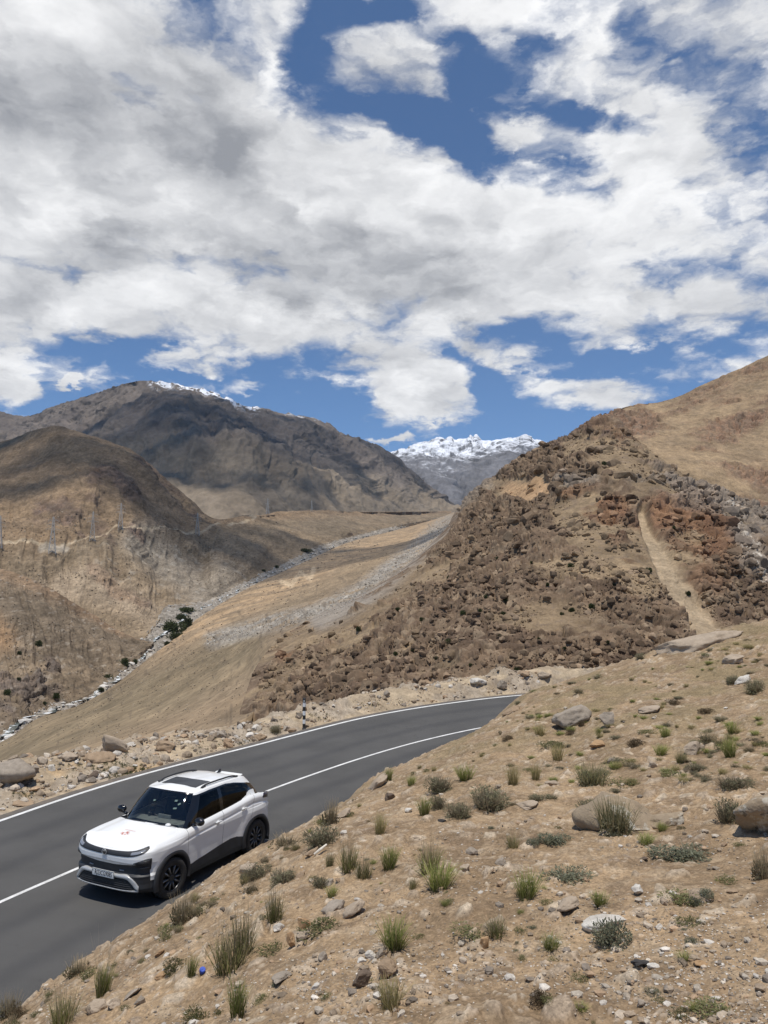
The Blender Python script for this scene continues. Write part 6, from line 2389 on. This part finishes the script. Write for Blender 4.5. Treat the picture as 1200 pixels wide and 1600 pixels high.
for i in range(60):
    k = RNG.integers(0, len(CREST) - 1)
    t = RNG.uniform(0, 1)
    u = CREST[k][0] * (1 - t) + CREST[k + 1][0] * t + RNG.uniform(0, 26)
    v = CREST[k][1] * (1 - t) + CREST[k + 1][1] * t + RNG.uniform(3, 26)
    p, n, d = cast(BV_SLOPE, u, v)
    if p is None:
        continue
    s_ = RNG.uniform(.06, .16) * F / d
    plant(['dry', 'mat', 'dry', 'yellow'][RNG.integers(4)], u, v, s_ * 1.3, s_ * .9, 'small dry wisp along the edge of the bank', None, 'dry wisps on the bank edge', 'grass tuft', 'dry_wisp', RNG.integers(4))

# verge: two small bushes and the green weeds
plant('shrub', 430, 1146, 22, 18, 'small dark green bush at the road edge left of the striped post', BV_VERGE)
plant('shrub', 737, 1095, 15, 13, 'tiny bush by the white stone at the edge line', BV_VERGE)
parts = []
for i in range(420):
    if RNG.random() < .75:
        u, v = RNG.normal(190, 32), RNG.normal(1206, 10)
    else:
        u, v = [(370, 1160), (600, 1100), (330, 1172), (500, 1122), (40, 1240)][RNG.integers(5)]
        u, v = u + RNG.normal(0, 22), v + RNG.normal(0, 4)
    p, n, d = cast(BV_VERGE, u, v)
    if p is None:
        continue
    V, Fq, c = sprigs(26, 600 + i, .5, .6, .22, (.05, .065, .025), (.12, .14, .05), 3)
    s_ = RNG.uniform(.05, .13)
    parts.append((V * s_ + np.array(p), Fq, c))
structure(link('verge_weeds', plant_mesh('verge_weeds', join(*parts))), 'stuff')

# shrubs far off: crowns of leaf clumps
for k in range(5):
    LIB['bush', k] = plant_mesh('bush', sprigs(1600, 700 + k, .55, .85, .11, (.032, .042, .018), (.080, .095, .040), 8))


def far_bush(bv, u, v, w, h, label, group, dz=0):
    p, n, d = (None, None, None)
    for b_ in bv:
        q, n_, d_2 = cast(b_, u, v)
        if q is not None and (d is None or d_2 < d):
            p, n, d = q, n_, d_2
    if p is None:
        return
    me = LIB['bush', int(RNG.integers(5))]
    o = thing('bush', label, 'bush', p - Vector((0, 0, .05 * h * d / F)), (0, 0, RNG.uniform(0, 6.28)), group, me)
    o.scale = (w * d / F * .95, w * d / F * .95, h * d / F * 1.25)
    return o


VAL = [BV_RIVER, BV_HILL]
for u, v, w_, h_, lb_ in [
    (291, 957, 26, 9, 'wide dark bush at the upper end of the green thicket in the river bed'),
    (283, 967, 16, 8, 'small bush just below the upper end of the thicket'),
    (272, 988, 30, 18, 'largest dark bush in the middle of the thicket in the river bed'),
    (293, 984, 16, 20, 'tall bush at the right side of the thicket'),
    (276, 999, 22, 11, 'bush at the lower end of the thicket'),
    (264, 983, 12, 9, 'bush on the left side of the thicket by the gravel'),
    (260, 1017, 20, 8, 'low bush below the thicket against the bench'),
    (262, 1008, 10, 6, 'small bush just above the low one below the thicket'),
    (194, 1042, 13, 13, 'round bush left of the stream on the gravel'),
    (197, 1030, 10, 8, 'pale round bush behind the round one left of the stream'),
    (212, 1037, 8, 7, 'single small bush in the middle of the gravel'),
    (165, 1050, 10, 8, 'olive bush at the foot of the near hill'),
    (164, 1064, 17, 9, 'flat dark bush at the left bank of the stream'),
    (159, 1080, 8, 6, 'small dark bush where the white water starts'),
    (412, 893, 6, 4, 'tiny bush at the upper gravel bar of the river'),
    (432, 887, 6, 4, 'tiny bush right of the one at the upper gravel bar'),
    (478, 862, 18, 5, 'green streak of bushes at the far bend of the river'),
]:
    far_bush(VAL, u, v, w_, h_, lb_, 'bushes in the river bed')
for u, v in [(702, 905), (711, 945), (759, 934), (790, 939), (724, 960), (750, 956), (786, 963), (780, 995), (621, 954), (644, 1017), (658, 1027), (683, 1029), (618, 1023), (882, 1014), (878, 961), (807, 1049), (873, 1056), (594, 1047), (777, 874), (893, 956), (944, 727), (1053, 826), (1013, 894), (892, 886), (925, 950), (949, 1006), (560, 985), (842, 1000), (700, 1005), (735, 1040), (960, 915), (855, 915), (830, 880), (660, 970), (1075, 930)]:
    s_ = RNG.uniform(4.5, 10)
    far_bush([BV_SPUR], u, v, s_, s_ * .8, 'small dark bush growing among the rocks of the spur', 'bushes on the rocky spur')
for u, v in [(31, 1022), (87, 1090), (95, 1104), (30, 1063), (60, 1009), (70, 1100), (12, 1085)]:
    s_ = RNG.uniform(5, 10)
    far_bush([BV_NEAR], u, v, s_, s_ * .8, 'dark bush by the rocks on the near hill at the left edge', 'bushes on the near hill')
# ------------------------------------------------------------------ clouds added high out of view to shade the left-hand mountains
HAZE = 3e-5
SUN = Vector((-0.03, -0.24, 1.0)).normalized()
M_cloud, nt, bs = new_mat('cloud_white')
bs.inputs['Base Color'].default_value = (.86, .86, .87, 1)
bs.inputs['Roughness'].default_value = 1
bs.inputs['Specular IOR Level'].default_value = 0
tr = nt.n('ShaderNodeBsdfTransparent')
lw = nt.n('ShaderNodeLayerWeight', i_Blend=.5)
mx = nt.n('ShaderNodeMixShader')
nt.l(nt.ramp(lw.outputs['Facing'], .10, .85, .29, .0), mx.inputs[0])   # thin rims let light through
nt.l(tr.outputs[0], mx.inputs[1])
nt.l(bs.outputs[0], mx.inputs[2])
nt.l(mx.outputs[0], nt.t.nodes['Material Output'].inputs[0])



def shade_cloud(u, v, D, rx, ry, alt, seed, rot=0):
    g = at(float(u), float(v), float(D))
    t = (alt - g[2]) / SUN.z
    V, Fc = ICO5
    n = fbm(V, .55, 5, .55, seed)
    n2 = fbm(V * 2.3, .5, 4, .6, seed + 9)
    V = V * (1 + n * .9 + np.maximum(0, n2) * .45)[:, None]
    V = np.stack([V[:, 0] * rx, V[:, 1] * ry, np.maximum(V[:, 2], -.35) * min(rx, ry) * .5], 1)
    ca, sa = math.cos(rot), math.sin(rot)
    V = np.stack([V[:, 0] * ca - V[:, 1] * sa, V[:, 0] * sa + V[:, 1] * ca, V[:, 2]], 1)
    o = link('shade_cloud', np_mesh('shade_cloud', V, Fc), M_cloud)
    o.location = (g[0] + SUN.x * t, g[1] + SUN.y * t, alt)
    structure(o)


ICO5 = ico(6)
shade_cloud(60, 745, 850, 420, 200, 4200, 1)
shade_cloud(-150, 700, 1100, 420, 300, 4300, 2)
shade_cloud(130, 700, 2500, 560, 430, 4300, 3)
shade_cloud(330, 725, 2400, 330, 380, 4400, 4)
shade_cloud(470, 705, 3100, 300, 300, 4400, 5)
shade_cloud(250, 800, 800, 110, 70, 4200, 6)
shade_cloud(585, 690, 3900, 200, 300, 4400, 8)

# ------------------------------------------------------------------ thin mountain air
bm = bmesh.new()
add_box(bm, (0, 4200, 860), (18400, 18400, 1880))
mh = bpy.data.materials.new('thin_air')
mh.use_nodes = True
t_ = NT(mh.node_tree)
for n_ in list(mh.node_tree.nodes):
    mh.node_tree.nodes.remove(n_)
pv = t_.n('ShaderNodeVolumePrincipled', i_Density=HAZE)
pv.inputs['Color'].default_value = (.80, .88, 1.0, 1)
pv.inputs['Anisotropy'].default_value = .2
t_.l(pv.outputs[0], t_.n('ShaderNodeOutputMaterial').inputs['Volume'])
hz = bm_obj('haze', bm, mh, None, False)
structure(hz, 'stuff')
def cloud_nodes(nt, sky_bg, outn):
    d = nt.n('ShaderNodeTexCoord').outputs['Generated']
    sp = nt.n('ShaderNodeSeparateXYZ')
    nt.l(d, sp.inputs[0])
    x, y, z = sp.outputs
    # position on a cloud deck overhead
    inv = nt.math('DIVIDE', 1.0, nt.math('ADD', nt.math('MAXIMUM', z, 0.0), 0.38))
    cx = nt.n('ShaderNodeCombineXYZ')
    nt.l(nt.math('MULTIPLY', x, inv), cx.inputs[0])
    nt.l(nt.math('MULTIPLY', y, inv), cx.inputs[1])
    nt.l(nt.math('MULTIPLY', z, 1.6), cx.inputs[2])
    P = cx.outputs[0]
    # bearing / height of the sight line for the layout of the cloud banks
    yy = nt.math('DIVIDE', 1.0, nt.math('MAXIMUM', y, 0.08))
    cq = nt.n('ShaderNodeCombineXYZ')
    nt.l(nt.math('MULTIPLY', x, yy), cq.inputs[0])
    nt.l(nt.math('MULTIPLY', z, yy), cq.inputs[1])
    wv = nt.n('ShaderNodeTexNoise', i_Scale=6.5, i_Detail=6.0, i_Roughness=.62)
    nt.l(P, wv.inputs['Vector'])
    wob = nt.vmath('SCALE', nt.vmath('SUBTRACT', wv.outputs['Color'], (.5, .5, .5)), .115)
    Q = nt.vmath('ADD', cq.outputs[0], wob)

    def blobs(lst):
        acc = None
        for (u, v, ru, rv, ang, wt) in lst:
            c = ray(np.array(float(u)), np.array(float(v)))
            s = 1.0 / (F * (CP - (800 - v) / F * SP))
            mp = nt.n('ShaderNodeMapping', vector_type='TEXTURE')
            mp.inputs['Location'].default_value = (c[0], c[2], 0)
            mp.inputs['Rotation'].default_value = (0, 0, math.radians(-ang))
            mp.inputs['Scale'].default_value = (ru * s * 1.5, rv * s * 1.5 * 1.1, 1e3)
            nt.l(Q, mp.inputs['Vector'])
            r2 = nt.vmath('DOT_PRODUCT', mp.outputs[0], mp.outputs[0], out=1)
            w = nt.ramp(r2, 0.0, 1.0, wt, 0.0)
            acc = w if acc is None else nt.math('ADD', acc, w)
        return acc

    cover = nt.math('MULTIPLY', blobs(COVER), 1.0)
    # overhead and behind: mostly open sky
    cover = nt.math('SUBTRACT', cover, nt.ramp(nt.math('SUBTRACT', nt.math('MULTIPLY', z, .8), y), -.25, .0, 0, .75))
    shade = blobs(SHADE)
    Pw = nt.vmath('ADD', P, nt.vmath('SCALE', nt.vmath('SUBTRACT', wv.outputs['Color'], (.5, .5, .5)), .16))
    n1 = nt.noise(Pw, 6.0, 9, .48)
    vo = nt.n('ShaderNodeTexVoronoi', feature='F1', i_Scale=17.0, i_Detail=2.0, i_Roughness=.5)
    nt.l(Pw, vo.inputs['Vector'])
    n2 = nt.math('SUBTRACT', .5, vo.outputs['Distance'])
    n3 = nt.noise(Pw, 24.0, 6, .55)
    dens = nt.math('MULTIPLY_ADD', nt.math('SUBTRACT', n1, .5), 3.9, cover)
    dens = nt.math('MULTIPLY_ADD', n2, .62, dens)
    dens = nt.math('MULTIPLY_ADD', nt.math('SUBTRACT', n3, .5), .65, dens)
    mask = nt.ramp(dens, -.45, .85)
    # thick parts and undersides pass less sunlight
    n1u = nt.noise(nt.vmath('SCALE', Pw, .94), 6.0, 5, .55)
    lit = nt.math('SUBTRACT', n1, n1u)
    n4 = nt.noise(Pw, 4.6, 8, .56)
    sh = nt.math('ADD', shade, nt.math('MULTIPLY', nt.math('SUBTRACT', n4, .5), 1.5))
    sh = nt.math('MULTIPLY_ADD', nt.math('SUBTRACT', n3, .5), .20, sh)
    sh = nt.math('MULTIPLY', nt.ramp(sh, .34, .82), .55)
    g = nt.math('MULTIPLY_ADD', nt.ramp(dens, .5, 1.8), .14, sh)
    g = nt.math('MULTIPLY_ADD', nt.ramp(n4, .44, .66), .12, g)
    g = nt.math('MULTIPLY_ADD', lit, -2.5, g)
    g = nt.math('MULTIPLY_ADD', n2, -.16, g)
    g = nt.math('MULTIPLY_ADD', nt.math('SUBTRACT', n3, .5), -.18, g)
    g = nt.ramp(g, -.42, 1.15, 0, 1, False)
    col = nt.mix(g, (1.0, 1.0, 1.0), (0.30, 0.31, 0.335))
    bg2 = nt.n('ShaderNodeBackground', i_Strength=CLOUD_STRENGTH)
    nt.l(col, bg2.inputs[0])
    mx = nt.n('ShaderNodeMixShader')
    nt.l(nt.math('MULTIPLY', mask, nt.ramp(z, -.02, .03)), mx.inputs[0])
    nt.l(sky_bg.outputs[0], mx.inputs[1])
    nt.l(bg2.outputs[0], mx.inputs[2])
    nt.l(mx.outputs[0], outn.inputs[0])


CLOUD_STRENGTH = 1.07
# cloud banks and gaps: (u, v, half width, half height, tilt, amount)
COVER = [
    (90, 90, 330, 230, 0, 1.0), (200, 390, 560, 170, 0, .95), (560, 300, 330, 95, 24, .70), (820, 390, 330, 95, 10, .62), (1130, 330, 230, 110, 0, .50),
    (1010, 95, 240, 105, -25, .74), (745, 10, 90, 44, 0, .75), (615, 102, 85, 66, 20, 1.05), (1000, 250, 160, 34, -20, .35), (250, 475, 420, 55, 0, .3), (560, 490, 230, 50, 0, .35), (-200, 300, 300, 500, 0, .5), (1180, 200, 120, 70, 0, .3),
    # gaps
    (510, 40, 40, 80, 20, -.8), (650, 193, 100, 22, 14, -.75), (728, 128, 44, 56, 0, -.62), (925, 192, 110, 20, 10, -.72), (610, 12, 70, 24, 0, -.75), (880, 285, 62, 30, 0, -.72), (850, 55, 50, 30, -40, -.45), (1140, 210, 70, 18, 0, -.35), (985, 65, 30, 50, 30, -.3), (800, 150, 40, 30, 0, -.2),
    (170, 560, 110, 32, 6, -.95), (370, 590, 130, 24, 4, -.7), (480, 632, 90, 36, 0, -1.0), (800, 650, 110, 50, 0, -1.0), (700, 700, 220, 26, 0, -.6), (840, 512, 90, 26, -12, -.8), (1110, 428, 90, 26, 0, -.55), (985, 566, 120, 22, 0, -.6), (90, 635, 120, 24, 0, -.8), (700, 568, 44, 16, 20, -.5), (540, 572, 50, 16, 0, -.4), (800, 590, 50, 22, 0, -.5), (770, 235, 50, 20, 0, -.35), (1000, 620, 160, 30, 0, -.4),
    # low cumulus
    (632, 600, 90, 44, 18, 1.15), (700, 640, 70, 28, 28, 1.05), (285, 574, 56, 14, 4, 1.35), (440, 604, 56, 12, 4, 1.25), (905, 608, 110, 26, 4, 1.2), (0, 612, 56, 30, 0, 1.35), (1010, 505, 120, 34, 0, .8), (775, 545, 66, 22, 0, .9), (1120, 572, 90, 24, 0, .9), (612, 694, 36, 8, 0, 1.3), (103, 600, 14, 7, 0, 1.1), (1080, 470, 110, 30, 0, .45), (960, 120, 80, 50, 0, .25), (810, 205, 36, 20, 0, .7), (560, 640, 40, 14, 0, .5),
]
SHADE = [(200, 130, 240, 110, 0, .70), (285, 280, 150, 80, 0, .62), (520, 408, 190, 70, 8, .62), (425, 348, 50, 36, 0, .5), (60, 390, 190, 90, 0, .42), (90, 500, 200, 60, 0, .3), (1060, 170, 200, 80, 0, .26), (650, 480, 220, 60, 0, .24), (60, 220, 150, 80, 0, .4), (1150, 400, 140, 50, 0, .24), (850, 440, 180, 50, 0, .2), (30, 90, 80, 50, 0, .35), (900, 615, 120, 24, 0, .25), (620, 620, 80, 30, 0, .2)]
# ------------------------------------------------------------------ sun and sky
SUN = Vector((-0.03, -0.24, 1.0)).normalized()
sd = bpy.data.lights.new('sun', 'SUN')
sd.energy = 4.05
sd.angle = math.radians(.53)
sd.color = (1.0, .95, .87)
so = bpy.data.objects.new('sun', sd)
COL.objects.link(so)
so.rotation_euler = SUN.to_track_quat('Z', 'Y').to_euler()
so.location = (60, -40, 400)

w = bpy.data.worlds.new('World')
SC.world = w
w.use_nodes = True
w.cycles.sampling_method = 'MANUAL'
w.cycles.sample_map_resolution = 256
nt = NT(w.node_tree)
for n_ in list(w.node_tree.nodes):
    w.node_tree.nodes.remove(n_)
sky = nt.n('ShaderNodeTexSky', sky_type='NISHITA', sun_disc=False)
sky.sun_elevation = math.asin(SUN.z)
sky.sun_rotation = math.atan2(SUN.x, SUN.y)
sky.altitude = 4200
sky.air_density = 1.0
sky.dust_density = .3
sky.ozone_density = 2.0
bg1 = nt.n('ShaderNodeBackground', i_Strength=.115)
nt.l(nt.mix(1.0, sky.outputs[0], (.78, 1.06, 1.22), 'MULTIPLY'), bg1.inputs[0])
outn = nt.n('ShaderNodeOutputWorld')
cloud_nodes(nt, bg1, outn)

SC.view_settings.view_transform = 'Standard'
SC.view_settings.look = 'None'
SC.view_settings.gamma = 1.0
SC.view_settings.exposure = 0.0
SC.cycles.max_bounces = 6
SC.cycles.diffuse_bounces = 3
SC.cycles.use_denoising = True
